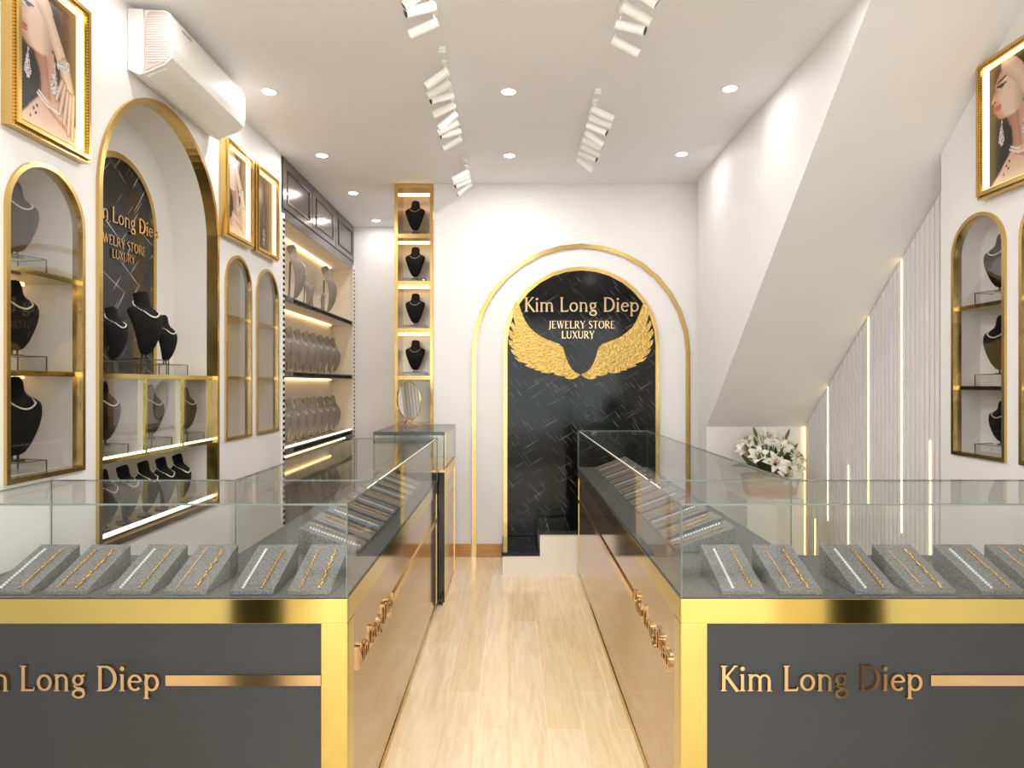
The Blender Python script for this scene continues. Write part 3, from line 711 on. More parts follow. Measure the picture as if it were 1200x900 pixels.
# ------------------------------------------------------------------ framed portraits
def painter(kind, W=96, Hn=150, base=None):
    """colours of the print, row by row."""
    def inside(poly, x, y):
        c = False; j = len(poly)-1
        for i in range(len(poly)):
            xi_, yi = poly[i]; xj, yj = poly[j]
            if (yi > y) != (yj > y) and x < (xj-xi_)*(y-yi)/(yj-yi)+xi_: c = not c
            j = i
        return c
    def seg(p, a, b):
        ax, ay = a; bx, by = b; px, py = p
        dx, dy = bx-ax, by-ay; t = max(0, min(1, ((px-ax)*dx+(py-ay)*dy)/(dx*dx+dy*dy)))
        return math.hypot(px-ax-t*dx, py-ay-t*dy)
    rn_ = random.Random(3)
    skin = Vector((232,188,164)); skin_d = Vector((176,118,96)); skin_l = Vector((248,222,204)); hair = Vector((20,14,12))
    def face_edge(y):   # profile line x(y) of the face turned left
        k = [(.06,.22),(.12,.14),(.17,.10),(.205,.11),(.25,.07),(.285,.035),(.30,.055),(.315,.09),(.335,.075),(.35,.095),(.365,.08),(.385,.10),(.41,.12),(.44,.155),(.465,.22)]
        for (a, xa), (b, xb_) in zip(k, k[1:]):
            if a <= y <= b: return xa+(xb_-xa)*(y-a)/(b-a)
        return 9
    jaw = [(.22,.465),(.32,.49),(.45,.475),(.56,.43),(.62,.36)]
    out = []
    for r in range(Hn):
        y = 1-(r+.5)/Hn; y = 1-y if False else (r+.5)/Hn
        for c in range(W):
            x = (c+.5)/W; p = (x, y)
            col = Vector((74,44,28))*(1-.5*y) + Vector((46,26,16))*(.6*x)
            if kind == 'jewel':
                col = Vector((92,58,40))*(1.05-.45*y)
                cx = .52
                if seg(p, (cx,.40), (cx,.66)) < .008: col = Vector((190,170,160))
                for (jx, jy, jr) in ((cx,.44,.018),(cx,.52,.026),(cx,.60,.02),(cx,.72,.04),(cx-.03,.77,.032),(cx+.04,.78,.035),(cx,.84,.05),(cx,.90,.035)):
                    d = math.hypot(x-jx, (y-jy)*1.5)
                    if d < jr: col = Vector((232,214,206))*(1-.55*(d/jr)**2 if (c+r) % 3 else .9)
                out.append(col); continue
            # hair mass, lower left
            if inside([(.0,.50),(.12,.47),(.30,.50),(.42,.62),(.36,.76),(.10,.95),(0,.99)], x, y): col = hair*1.0
            # hair over the crown
            if inside([(.24,.0),(.62,.0),(.72,.14),(.70,.42),(.6,.5),(.5,.4),(.36,.1)], x, y): col = Vector((44,26,18))
            # neck
            if inside([(.30,.46),(.62,.40),(.66,.62),(.72,.76),(.34,.80),(.42,.70),(.40,.58)], x, y):
                s = max(0, min(1, (x-.34)/.3)); col = skin_d*(1-s)+skin*s
                if abs(x-.52-.25*(y-.6)) < .02: col = col*.86
            # shoulders and chest
            if inside([(.03,.985),(.20,.88),(.36,.77),(.52,.74),(.74,.76),(1,.84),(1,1),(.03,1)], x, y):
                s = max(0, min(1, (y-.74)/.22)); col = skin*(1-s)+skin_l*s
                if seg(p, (.45,.78), (.85,.90)) < .012: col = skin_d*1.2
            # face
            fe = face_edge(y)
            if x > fe and ((y < .465 and x < .62) and inside([(0,.06),(.40,.0),(.60,.22),(.62,.38),(.52,.45),(.32,.485),(.22,.465),(0,.46)], x, y)):
                s = max(0, min(1, (x-fe)/.16)); q = max(0, min(1, (x-.42)/.2))
                col = skin_d*(1-s)*.6+skin_l*(s)*1.0+skin*(1-s)*.4; col = col*(1-q*.28)
            if base is None: out.append(col); continue
            col = base[r*W+c]
            # eye, brow, nostril, lips
            if seg(p, (.15,.155), (.30,.125)) < .010: col = Vector((70,44,34))
            e = math.hypot((x-.22)/.075, (y-.195)/.022)
            if e < 1: col = Vector((225,214,208)) if e > .5 else Vector((40,52,50))
            if seg(p, (.14,.185), (.30,.180)) < .009: col = Vector((24,16,14))
            if math.hypot((x-.10)/.022, (y-.296)/.009) < 1: col = Vector((110,56,44))
            if x > fe and math.hypot((x-.145)/.075, (y-.345)/.014) < 1: col = Vector((196,92,90))
            if x > fe and math.hypot((x-.15)/.07, (y-.366)/.014) < 1: col = Vector((214,112,106))
            # forearm rising over the forehead
            if seg(p, (.30,.02), (.52,.16)) < .085 or seg(p, (.52,.16), (.76,.42)) < .068 + .02*y:
                d = min(seg(p, (.30,.02), (.52,.16)), seg(p, (.52,.16), (.76,.42))); col = skin_l*(1-d*4)+skin_d*(d*4)
            # second hand with fingers, lower right
            for a, b2, wd in (((.80,.46),(.88,.62),.085),((.80,.58),(.72,.78),.028),((.85,.62),(.79,.84),.028),((.90,.63),(.86,.90),.027),((.95,.62),(.93,.92),.025),((.76,.56),(.66,.70),.024)):
                d = seg(p, a, b2)
                if d < wd: col = skin_l*(1-.3*(d/wd)**2)
                elif d < wd+.008 and inside([(.6,.5),(1,.5),(1,.95),(.6,.95)], x, y): col = skin_d
            # bracelet
            d = seg(p, (.70,.455), (.86,.425))
            if d < .030: col = Vector((236,236,240)) if rn_.random() < .7 else Vector((120,116,124))
            # earrings
            for (ex, ey, s_) in ((.22,.60,1.0),(.63,.60,1.15)):
                u, v = (x-ex)/(.055*s_), (y-ey)/(.085*s_)
                lim = max(0, .25+.75*(v+1)/1.5) if v < .5 else max(0, 1-(v-.5)*1.6)
                if abs(v) < 1 and abs(u) < lim: col = Vector((242,242,246)) if rn_.random() < .66 else Vector((110,104,116))
                if seg(p, (ex+.01,ey-.12*s_), (ex,ey-.06)) < .008: col = Vector((220,220,224))
            # necklace and drop
            for a, b2 in (((.36,.74),(.50,.79)),((.50,.79),(.72,.80)),((.38,.72),(.52,.765))):
                if seg(p, a, b2) < .008: col = Vector((246,240,236))
            for nx, ny in ((.36,.83),(.31,.86),(.34,.885),(.26,.92)):
                if math.hypot(x-nx, (y-ny)*1.5) < .016: col = Vector((60,58,62))
            out.append(col)
    return out
def picture_mesh(kind, W=96, Hn=150):
    bm = B(); cols = painter(kind, W, Hn)
    if kind == 'portrait':
        for _ in range(2):
            cols = [(cols[r*W+max(0,c-1)]+cols[r*W+min(W-1,c+1)]+cols[max(0,r-1)*W+c]+cols[min(Hn-1,r+1)*W+c]+cols[r*W+c]*2)/6 for r in range(Hn) for c in range(W)]
        cols = painter(kind, W, Hn, cols)
    vs = [[bm.verts.new((c/W-.5, 0, .5-r/Hn)) for c in range(W+1)] for r in range(Hn+1)]
    for r in range(Hn):
        for c in range(W): bm.faces.new((vs[r][c], vs[r+1][c], vs[r+1][c+1], vs[r][c+1]))
    me = bpy.data.meshes.new('print_'+kind); bm.to_mesh(me); bm.free()
    at = me.color_attributes.new('print_colour', 'FLOAT_COLOR', 'CORNER')
    buf = []
    for p in cols:
        q = lin([max(0, min(255, v)) for v in p]); buf += list(q)*4
    at.data.foreach_set('color', buf)
    m, nt, b = new_mat('print_'+kind)
    a = nt.nodes.new('ShaderNodeVertexColor'); a.layer_name = 'print_colour'
    mu = nt.nodes.new('ShaderNodeMix'); mu.data_type = 'RGBA'; mu.blend_type = 'MULTIPLY'; mu.inputs[0].default_value = 1; mu.inputs[7].default_value = (.62,.60,.58,1)
    nt.links.new(a.outputs[0], mu.inputs[6]); nt.links.new(mu.outputs[2], b.inputs['Base Color']); b.inputs['Roughness'].default_value = .35
    nt.links.new(a.outputs[0], b.inputs['Emission Color']); b.inputs['Emission Strength'].default_value = .05
    me.materials.append(m); return me
PMS = {k: picture_mesh(k) for k in ('portrait', 'jewel')}
def framed(kind, yc, zc, w_, h_, side, label, group):
    """light-box picture: ornate gold frame, lit inner lining, print."""
    t = thing('framed_portrait' if kind == 'portrait' else 'framed_jewel_picture', label, 'framed picture', (XL if side < 0 else XR, yc, zc), 0, group)
    s = side; xw = XL if s < 0 else XR
    X = lambda d: xw - s*d
    def rect(m): return [(yc-w_/2+m, zc-h_/2+m), (yc-w_/2+m, zc+h_/2-m), (yc+w_/2-m, zc+h_/2-m), (yc+w_/2-m, zc-h_/2+m)]
    bm = B(); d0 = .002
    for m0, m1, dd in ((0, .012, .040), (.012, .026, .054), (.026, .034, .048)):
        ring(bm, rect(m0), rect(m1), lambda a, z: (X(dd), a, z), lambda a, z: (X(d0), a, z))
    # bead course
    for m0, dd in ((.007, .0405), (.030, .049)):
        r = rect(m0)
        for (a, b2) in zip(r, r[1:]+r[:1]):
            L = math.hypot(b2[0]-a[0], b2[1]-a[1]); k = int(L/.012)
            for i in range(k):
                u = i/k; bmesh.ops.create_icosphere(bm, subdivisions=1, radius=.0038, matrix=Matrix.Translation((X(dd), a[0]+(b2[0]-a[0])*u, a[1]+(b2[1]-a[1])*u)))
    obj('ornate_frame', bm, M['gold_frame'], t)
    bm = B(); ring(bm, rect(.0342), rect(.040), lambda a, z: (X(.036), a, z), lambda a, z: (X(.008), a, z)); obj('led_lining', bm, M['led_frame'], t)
    o = bpy.data.objects.new('print', PMS[kind]); COL.objects.link(o); o.parent = t
    o.scale = (w_-.078, 1, h_-.078); o.rotation_euler = (0, 0, pi/2 if s < 0 else -pi/2); o.location = (-s*.010, 0, 0)
    bm = B(); box(bm, X(.001), X(.007), yc-w_/2+.01, yc+w_/2-.01, zc-h_/2+.01, zc+h_/2-.01); obj('backing', bm, M['blackmetal'], t)
    return t
GP = 'lit gold-framed pictures'
framed('portrait', 2.455, 2.70, .415, .62, -1, 'large lit gold-framed portrait of a jewelled woman, nearest on the left wall', GP)
framed('portrait', 4.13, 2.69, .415, .60, -1, 'lit gold-framed portrait of a woman between air conditioner and dark jewel picture', GP)
framed('jewel', 4.60, 2.69, .415, .60, -1, 'lit gold-framed brown picture of a hanging jewel beside the tall cabinet', GP)
framed('portrait', 2.910, 2.69, .425, .64, 1, 'lit gold-framed portrait of a woman on the right wall, cut by the photo edge', GP)

# ------------------------------------------------------------------ air conditioner
ac = thing('air_conditioner', 'white wall-mounted split air conditioner above the big arched niche', 'air conditioner', (XL, 3.3, 2.95))
y0, y1 = 2.985, 3.80; x0 = XL+.002
prof = [(0, 2.93), (.055, 2.905), (.17, 2.955), (.20, 2.985), (.208, 3.03), (.205, 3.16), (.19, 3.19), (.165, 3.203), (0, 3.208)]
prof2 = [(0, 2.93), (.055, 2.905), (.072, 2.912), (.072, 3.206), (0, 3.208)]
bm = B(); prism(bm, prof2, lambda a, b: (x0+a, y0, b), lambda a, b: (x0+a, y1, b)); obj('back_housing', bm, M['plastic'], ac, bev=.003)
pr = [(.074, 2.914)] + prof[2:8] + [(.074, 3.205)]
bm = B(); prism(bm, pr, lambda a, b: (x0+a, y0+.006, b), lambda a, b: (x0+a, y1-.006, b)); obj('front_cover', bm, M['plastic'], ac, bev=.003)
bm = B()
inn = [(.082, 2.926), (.165, 2.963), (.192, 2.992), (.199, 3.03), (.196, 3.155), (.182, 3.182), (.160, 3.194), (.10, 3.196), (.086, 3.18), (.08, 3.1)]
prism(bm, inn, lambda a, b: (x0+a, y0+.0062, b), lambda a, b: (x0+a, y0+.002, b))
eg = obj('end_grille', bm, M['grille'], ac)
bm = B()
for i in range(19): box(bm, x0+.088, x0+.19, y0-.0005, y0+.003, 2.965+i*.0115, 2.968+i*.0115)
obj('grille_ribs', bm, M['plastic'], eg)
bm = B(); prism(bm, [(.074, 2.9138), (.168, 2.953), (.168, 2.949), (.074, 2.909)], lambda a, b: (x0+a, y0+.03, b), lambda a, b: (x0+a, y1-.03, b)); obj('air_flap', bm, M['whitemetal'], ac)
boxobj('display_badge', (x0+.206, x0+.2095, 3.07, 3.16, 3.146, 3.156), M['grille'], ac)

# ------------------------------------------------------------------ tall cabinet
cab = thing('tall_display_cabinet', 'tall grey-brown built-in cabinet with lit cream shelves at the rear left', 'display cabinet', (XL, 6.12, 0))
c0, c1 = 4.98, 7.255; XBK = -1.98
bm = B()
box(bm, XBK-.02, XBK, c0, c1, .93, 2.76); box(bm, XBK, XL-.001, c0, c0+.02, .93, 2.76); box(bm, XBK, XL-.001, c1-.02, c1, .93, 2.76); box(bm, XBK, XL-.001, c0+.02, c1-.02, 2.76, 2.80)
obj('cream_interior', bm, M['cabbody'], cab)
boxobj('upper_body', (XBK-.02, XL+.001, c0, c1, 2.801, H-.001), M['cabinet'], cab)
boxobj('fascia', (XL-.02, XL+.004, c0+.08, c1-.06, 2.762, 2.80), M['cabinet'], cab)
dw = (c1-c0-.06)/3
for i in range(3):
    a = c0+.02+i*(dw+.01); b_ = a+dw
    bm = B(); box(bm, XL+.0012, XL+.010, a, b_, 2.845, H-.02); d = obj('cabinet_door', bm, M['cabinet'], cab, bev=.002)
    bm = B(); r0 = [(a+.09, 2.90), (a+.09, H-.085), (b_-.09, H-.085), (b_-.09, 2.90)]; r1 = [(a+.105, 2.915), (a+.105, H-.10), (b_-.105, H-.10), (b_-.105, 2.915)]
    ring(bm, r0, r1, lambda p, z: (XL+.016, p, z), lambda p, z: (XL+.0102, p, z)); obj('door_moulding', bm, M['blackmetal'], d)
for zt_ in (2.188, 1.602, 1.0):
    bm = B(); box(bm, XBK+.0005, XL-.002, c0+.021, c1-.021, zt_-.048, zt_); so = obj('shelf', bm, M['cabbody'], cab)
    bm = B(); box(bm, XL-.002, XL+.003, c0+.05, c1-.03, zt_-.050, zt_-.002); obj('shelf_edge', bm, M['cabinet'], so)
    bm = B(); k = 52
    for i in range(k):
        a = c0+.28+i*(c1-.1-c0-.28)/k; box(bm, XL+.003, XL+.0045, a, a+.022, zt_-.042, zt_-.010)
    obj('edge_inlay', bm, M['inlay'], so)
for z in (2.753, 2.133, 1.547):
    bm = B(); box(bm, XBK+.012, XBK+.026, c0+.04, c1-.15, z-.006, z+.006); obj('led_strip', bm, M['led_warm'], cab)
boxobj('led_strip', (XL-.03, XL-.006, c0+.06, c1-.06, 1.0005, 1.008), M['led_white'], cab)
for a in (c0, c1-.045):
    bm = B(); box(bm, XL-.001, XL+.012, a, a+.045, 0, 2.80); po = obj('patterned_post', bm, M['plastic'], cab)
    bm = B()
    for i in range(62): box(bm, XL+.0122, XL+.0135, a+.004, a+.041, .03+i*.0444, .03+i*.0444+.022)
    obj('post_inlay', bm, M['inlay'], po)
boxobj('lower_body', (XBK, XL-.03, c0+.021, c1-.021, 0, .90), M['greywood'], cab)
boxobj('led_strip', (XL-.028, XL-.012, c0+.06, c1-.3, .925, .935), M['led_warm'], cab)
dw = (c1-c0-.11)/6
for i in range(6):
    a = c0+.05+i*dw
    bm = B(); box(bm, XL-.03, XL-.006, a+.003, a+dw-.003, .05, .88); d = obj('lower_door', bm, M['greywood'], cab, bev=.002)
    bm = B(); r0 = [(a+.05, .1), (a+.05, .83), (a+dw-.05, .83), (a+dw-.05, .1)]; r1 = [(a+.06, .11), (a+.06, .82), (a+dw-.06, .82), (a+dw-.06, .11)]
    ring(bm, r0, r1, lambda p, z: (XL-.001, p, z), lambda p, z: (XL-.0058, p, z)); obj('door_moulding', bm, M['greywood'], d)

for zt_, nm in ((1.6025, 'middle'), (1.0085, 'bottom')):
    for i in range(8):
        bust((-1.865, 5.25+.222*i, zt_), FR+.04, 'taupe bust on the %s cabinet shelf, %s from the near post' % (nm, ORD[i]), 'taupe busts on the %s cabinet shelf' % nm, 'suede', sc=1.32, slim=.86, easel=True, necklace='fine chain on the %s taupe bust of the %s cabinet shelf' % (ORD[i], nm), strand='fine')
bust((-1.865, 5.55, 2.189), FR+.1, 'tall taupe bust on the top cabinet shelf, nearer one', 'taupe busts on the top cabinet shelf', 'suede', sc=1.72, slim=.8, easel=True, necklace='fine chain on the nearer bust of the top cabinet shelf', strand='fine')
bust((-1.865, 6.55, 2.189), FR+.15, 'tall taupe bust on the top cabinet shelf, farther one', 'taupe busts on the top cabinet shelf', 'suede', sc=1.72, slim=.8, easel=True, necklace='fine chain on the farther bust of the top cabinet shelf', strand='fine')
bust((-1.865, 5.92, 2.189), FR-.1, 'short taupe bust between the two tall ones', 'taupe busts on the top cabinet shelf', 'suede', sc=1.05, slim=.8, easel=True, necklace='fine chain on the short bust of the top cabinet shelf', strand='fine')
def hand_display(loc, rot, h, label):
    bm = B(); x, y, z = loc; s = h/.2
    path_tube(bm, [(0,0,0),(0,0,.012*s)], .032*s, 14)
    path_tube(bm, [(0,0,.010*s),(0,.002,.06*s),(0,0,.10*s),(0,0,.125*s)], [.022*s,.017*s,.019*s,.024*s], 12)
    for i, (dx, L, tl) in enumerate(((-.018,.055,-.25),(-.006,.068,-.06),(.006,.064,.08),(.018,.05,.25))):
        path_tube(bm, [(dx*s,0,.115*s),((dx+tl*.02)*s,-.004*s,(.12+L*.5)*s),((dx+tl*.045)*s,-.012*s,(.12+L)*s)], [.007*s,.0062*s,.0045*s], 8)
    path_tube(bm, [(-.020*s,-.004*s,.095*s),(-.036*s,-.010*s,.12*s),(-.042*s,-.014*s,.145*s)], [.008*s,.007*s,.005*s], 8)
    o = obj('hand_display_stand', bm, M['suede'], None, smooth=True); o.location = loc; o.rotation_euler = (0,0,rot)
    return tag(o, label, 'hand-shaped ring display', 'hand-shaped ring displays on the top cabinet shelf')
hand_display((-1.83, 5.22, 2.189), FR, .22, 'hand-shaped taupe ring stand nearest the left post of the cabinet')
hand_display((-1.82, 5.95, 2.189), FR-.4, .20, 'hand-shaped taupe ring stand beside the short bust')
hand_display((-1.82, 6.32, 2.189), FR-.3, .20, 'hand-shaped taupe ring stand before the farther tall bust')

# ------------------------------------------------------------------ shelf tower on the back wall
tw = thing('shelf_tower', 'slim gold-framed lit shelf tower reaching the ceiling on the back wall', 'shelf tower', (-.852, YB, 0))
a0, a1 = -1.02, -.683; yb = 5.99
bm = B()
box(bm, a0, a0+.03, YB-.015, yb, .02, H-.002); box(bm, a1-.03, a1-.001, YB-.015, yb, .02, H-.002); box(bm, a0+.03, a1-.03, YB-.015, yb, H-.03, H-.002)
obj('gold_frame', bm, M['gold_frame'], tw, bev=.001)
boxobj('mirror_back', (a0+.03, a1-.03, yb-.01, yb, .02, H-.03), pm('bronze_grey_panel', (206,200,196), .25, .3, var=.02), tw)
for z in (2.805, 2.395, 1.985, 1.572, 1.16):
    bm = B(); box(bm, a0+.03, a1-.03, YB-.012, yb-.01, z-.035, z); so = obj('shelf', bm, M['gold_frame'], tw)
for z in (3.155, 2.735, 2.345, 1.935):
    bm = B(); box(bm, a0+.031, a1-.031, YB+.02, YB+.045, z-.010, z+.010); obj('led_bar', bm, M['led_niche'], tw)
for i, z in enumerate((2.806, 2.396, 1.986, 1.573)):
    nm = ('topmost', 'second from the top', 'third from the top', 'fourth from the top')[i]
    bust((-.855, YB+.11, z), 0, 'black bust facing forward in the shelf tower, '+nm, 'busts in the shelf tower', sc=1.0, riser=(.19,.16,.03), riser_label='clear box under the shelf-tower bust, '+nm, necklace='fine chain on the shelf-tower bust, '+nm, strand='fine')

# oval table mirror on the rear counter
mr = thing('oval_table_mirror', 'oval gold-rimmed standing mirror on the rear glass counter', 'table mirror', (-.80, 5.12, 1.177))
cz, rz_, rx = 1.177+.185, .145, .098
R3 = Matrix.Rotation(.62, 3, 'Z')
def mp_(a, b, d):
    v = R3 @ Vector((a, d+(b-.18)*.12, b)); return (v.x-.80, v.y+5.12, v.z+1.177)
bm = B(); K = 36
o_ = [((rx+.006)*cos(2*pi*i/K), .195+(rz_+.006)*sin(2*pi*i/K)) for i in range(K)]; i_ = [(rx*cos(2*pi*i/K), .195+rz_*sin(2*pi*i/K)) for i in range(K)]
ring(bm, o_, i_, lambda a, b: mp_(a, b, -.007), lambda a, b: mp_(a, b, .007)); obj('gold_rim', bm, M['gold'], mr)
bm = B(); prism(bm, i_, lambda a, b: mp_(a, b, -.002), lambda a, b: mp_(a, b, .004)); obj('mirror_glass', bm, M['mirror'], mr)
bm = B()
path_tube(bm, [mp_(-.03,.05,.008), mp_(.0,.02,.0), mp_(.055,.004,-.05)], .004, 8); path_tube(bm, [mp_(.03,.05,.008), mp_(.0,.02,.01), mp_(-.055,.004,-.05)], .004, 8)
path_tube(bm, [mp_(0,.10,.01), mp_(0,.05,.05), mp_(0,.006,.11)], .004, 8); obj('crossed_legs', bm, M['rose'], mr)

# ------------------------------------------------------------------ back wall arch
XC = .601
big_a = thing('arched_marble_feature', 'black marble arched panel with gold trims on the back wall', 'wall panel', (XC, YB, 0))
inn_ = (XC-.676, XC+.676, .18, 2.517)
bm = B(); ring(bm, arch(*inn_, 16), arch_in(*inn_, .034, 16, tb=0), lambda a, z: (a, YB-.03, z), lambda a, z: (a, YB-.001, z)); obj('inner_gold_trim', bm, M['gold_frame'], big_a)
bm = B(); prism(bm, arch_in(*inn_, .034, 16, tb=0), lambda a, z: (a, YB-.012, z), lambda a, z: (a, YB-.001, z)); obj('marble_panel', bm, M['marble'], big_a)
oa = (-.349, 1.546, 0, 2.7175)
bm = B(); ring(bm, arch(*oa, 16), arch_in(*oa, .037, 16, tb=0), lambda a, z: (a, YB-.024, z), lambda a, z: (a, YB-.001, z)); 
o = obj('arched_gold_trim', bm, M['gold_frame']); tag(o, 'thin outer gold arch trim on the white back wall around the marble arch', 'wall trim')
sg = thing('wall_sign_lettering', 'gold raised sign lettering across the top of the black marble arch', 'sign', (.6, YB-.0125, 2.12))
L_ = Vector((.6, YB-.0125, 2.12))
words('name_lettering', 'Kim Long Diep', .995, lambda a, b, d: (.108+a, YB-.0125-d, 2.125+b), .02, sg)
words('subtitle_lettering', 'JEWELRY STORE', .575, lambda a, b, d: (.318+a, YB-.0125-d, 1.982+b), .012, sg, .04)
words('subtitle_lettering', 'LUXURY', .285, lambda a, b, d: (.43+a, YB-.0125-d, 1.895+b), .012, sg, .04)
# sign in the big left niche
sg2 = thing('niche_sign_lettering', 'gold raised sign lettering on the marble inside the big left niche', 'sign', (XL-DB+.012, 3.3, 2.0))
xs = XL-DB+.0125
words('name_lettering', 'Kim Long Diep', .615, lambda a, b, d: (xs+d, 3.05+a, 2.300+b), .012, sg2)
words('subtitle_lettering', 'JEWELRY STORE', .42, lambda a, b, d: (xs+d, 3.12+a, 2.187+b), .008, sg2, .04)
words('subtitle_lettering', 'LUXURY', .195, lambda a, b, d: (xs+d, 3.245+a, 2.125+b), .008, sg2, .04)

# gold wings
WPX = [(118,152),(104,200),(100,245),(112,300),(122,335),(88,288),(80,318),(92,350),(112,385),(74,352),(66,385),(84,420),(110,450),(70,430),(72,462),(92,490),(122,515),(82,498),(96,530),(124,552),(150,572),(112,560),(140,590),(180,602),(210,612),(188,622),(232,640),(270,645),(256,655),(305,662),(318,656),(306,672),(358,680),(400,672),(410,690),(452,698),(492,700),(482,712),(512,722),(548,722),(575,708),(600,690),
       (560,672),(535,648),(512,612),(494,570),(480,520),(468,488),(440,462),(400,448),(350,430),(300,405),(260,375),(222,340),(190,290),(168,235),(150,185),(135,158)]
def wing(sgn, name, label):
    # pixel of the 1200x758 crop of [585,330,775,450]
    lp = []
    for (u, v) in WPX:
        X_ = (585+u*190/1200-600)/134.7; Z_ = 1.5-(330+v*120/758-450)/134.7
        if sgn > 0: X_ = 2*((585+601*190/1200-600)/134.7) - X_
        lp.append((X_, Z_))
    bm = B(); prism(bm, lp, lambda a, b: (a, YB-.034, b), lambda a, b: (a, YB-.0122, b))
    o = obj(name, bm, M['hammer'], None)
    return tag(o, label, 'wall ornament', 'gold wings on the marble arch')
wing(-1, 'gold_wing', 'left hammered gold wing on the black marble arch')
wing(1, 'gold_wing', 'right hammered gold wing on the black marble arch')

# steps
st = thing('marble_steps', 'two black marble-topped white steps at the end of the aisle', 'steps', (.6, 5.156, 0))
bm = B(); box(bm, -.075, .22, 5.162, YB-.03, 0, .15); box(bm, .2201, 1.50, 5.160, YB-.03, .0, .318); obj('white_riser', bm, pm('gloss_white', (240,236,230), .12, var=.01), st)
bm = B(); box(bm, -.082, .2195, 5.152, YB-.031, .15, .18); box(bm, .212, 1.50, 5.152, YB-.031, .318, .348); obj('marble_tread', bm, M['marble'], st)

# ------------------------------------------------------------------ slatted panelling
XS = 2.374
sl = thing('slatted_wall_panelling', 'white vertical slat panelling with glowing gold strips under the stairs', 'wall panelling', (XS, 4.4, 0))
def zsof(y): return 1.156+.8365*(5.3-y)
bm = B(); y = 3.45; SY = [5.285, 5.108, 4.903, 4.606, 4.344, 3.976, 3.702]
while y < 5.29:
    z1 = min(H, zsof(y+.034))-.006
    prism(bm, [(y, .001), (y+.032, .001), (y+.032, z1), (y, min(H-.006, zsof(y)-.006))], lambda a, b: (XS-.016, a, b), lambda a, b: (XS, a, b)); y += .0445
obj('slats', bm, M['wall'], sl)
for y, za, zb in ((5.285, 0, None), (4.903, .48, None), (4.344, .70, None), (3.976, .60, None), (5.108, .0, .45), (4.606, 0, .93), (3.702, 0, 1.18)):
    zb = (zsof(y+.006)-.008) if zb is None else zb
    bm = B(); box(bm, XS-.019, XS-.0161, y-.005, y+.005, za+.002, zb); obj('led_strip', bm, M['led_slat'], sl)

# ------------------------------------------------------------------ flowers under the stairs
pd = boxobj('marble_pedestal', (1.70, 2.11, 4.75, 5.25, 0, .665), M['whitemarble'], bev=.004); tag(pd, 'white marble pedestal under the stairs holding the flowers', 'pedestal')
fx, fy, fz = 1.955, 4.98, .666
fl = thing('lily_arrangement', 'white lilies in a faceted pale wood planter on the marble pedestal', 'flower arrangement', (fx, fy, fz))
bm = B(); K = 8
for j in range(6):
    z0_ = fz+j*.024; r0_, r1_ = .19+.004*j, .192+.004*j
    o_ = [(r1_*cos(2*pi*(i+.5)/K)*1.0, r1_*sin(2*pi*(i+.5)/K)*.85) for i in range(K)]
    prism(bm, o_, lambda a, b: (fx+a, fy+b, z0_), lambda a, b: (fx+a, fy+b, z0_+.021))
    o2 = [(a*.96, b*.96) for a, b in o_]; prism(bm, o2, lambda a, b: (fx+a, fy+b, z0_+.02), lambda a, b: (fx+a, fy+b, z0_+.0245))
obj('slatted_planter', bm, M['vasewood'], fl)
rn = random.Random(5)
def frame_of(d):
    d = Vector(d).normalized(); u = d.orthogonal().normalized(); return Matrix((u, d.cross(u), d)).transposed()
def petal(bm, c, F, ang, L, Wd, op):
    rows = 7; prev = None; cu = Matrix.Rotation(ang, 3, 'Z')
    for i in range(rows+1):
        t = i/rows; wd = Wd*sin(pi*min(1, .12+t*.88))**.8*(1 if t < .98 else .1)
        rad_ = .012+L*t*sin(op*(.35+.65*t)); zz = L*t*cos(op*(.3+.9*t))
        r = []
        for k in (-1, 0, 1):
            p = cu @ Vector((rad_, k*wd/2, zz + abs(k)*wd*.18)); r.append(bm.verts.new(Vector(c)+F @ p))
        if prev:
            for k in range(2): bm.faces.new((prev[k], prev[k+1], r[k+1], r[k]))
        prev = r
base = Vector((fx, fy, fz+.14))
heads = [(-.02,-.16,.14),(.13,-.14,.10),(-.13,-.10,.19),(.18,-.05,.18),(.05,-.08,.25),(-.06,0,.30),(-.18,.02,.22),(.12,.05,.30),(.0,.10,.34),(.20,.08,.12),(-.14,.10,.30),(.06,-.17,.04)]
stems = B()
for h in heads:
    p = base+Vector((h[0]*.9, h[1]*.9, h[2]*.78-.01)); d = (Vector(h)+Vector((0,-.12,.03))).normalized(); F = frame_of(d)
    bm = B(); op = rn.uniform(.8, 1.15); L = rn.uniform(.095, .115)
    for i in range(6): petal(bm, p, F, 2*pi*i/6+rn.random()*.2, L, .060 if i % 2 else .046, op*(1 if i % 2 else .9))
    o = obj('lily_bloom', bm, M['petal'], fl, smooth=True); md = o.modifiers.new('solid', 'SOLIDIFY'); md.thickness = .002
    bm = B()
    for i in range(5):
        a = 2*pi*i/5; path_tube(bm, [p+F @ Vector((0,0,.01)), p+F @ Vector((.016*cos(a), .016*sin(a), .06))], .0015, 5); ball(bm, p+F @ Vector((.016*cos(a), .016*sin(a), .062)), .005, 1, 1, 1, 6)
    obj('stamens', bm, M['stamen'], o)
    path_tube(stems, [base+Vector((h[0]*.3, h[1]*.3, -.1)), base+Vector((h[0]*.6, h[1]*.6, h[2]*.4)), p], .004, 6)
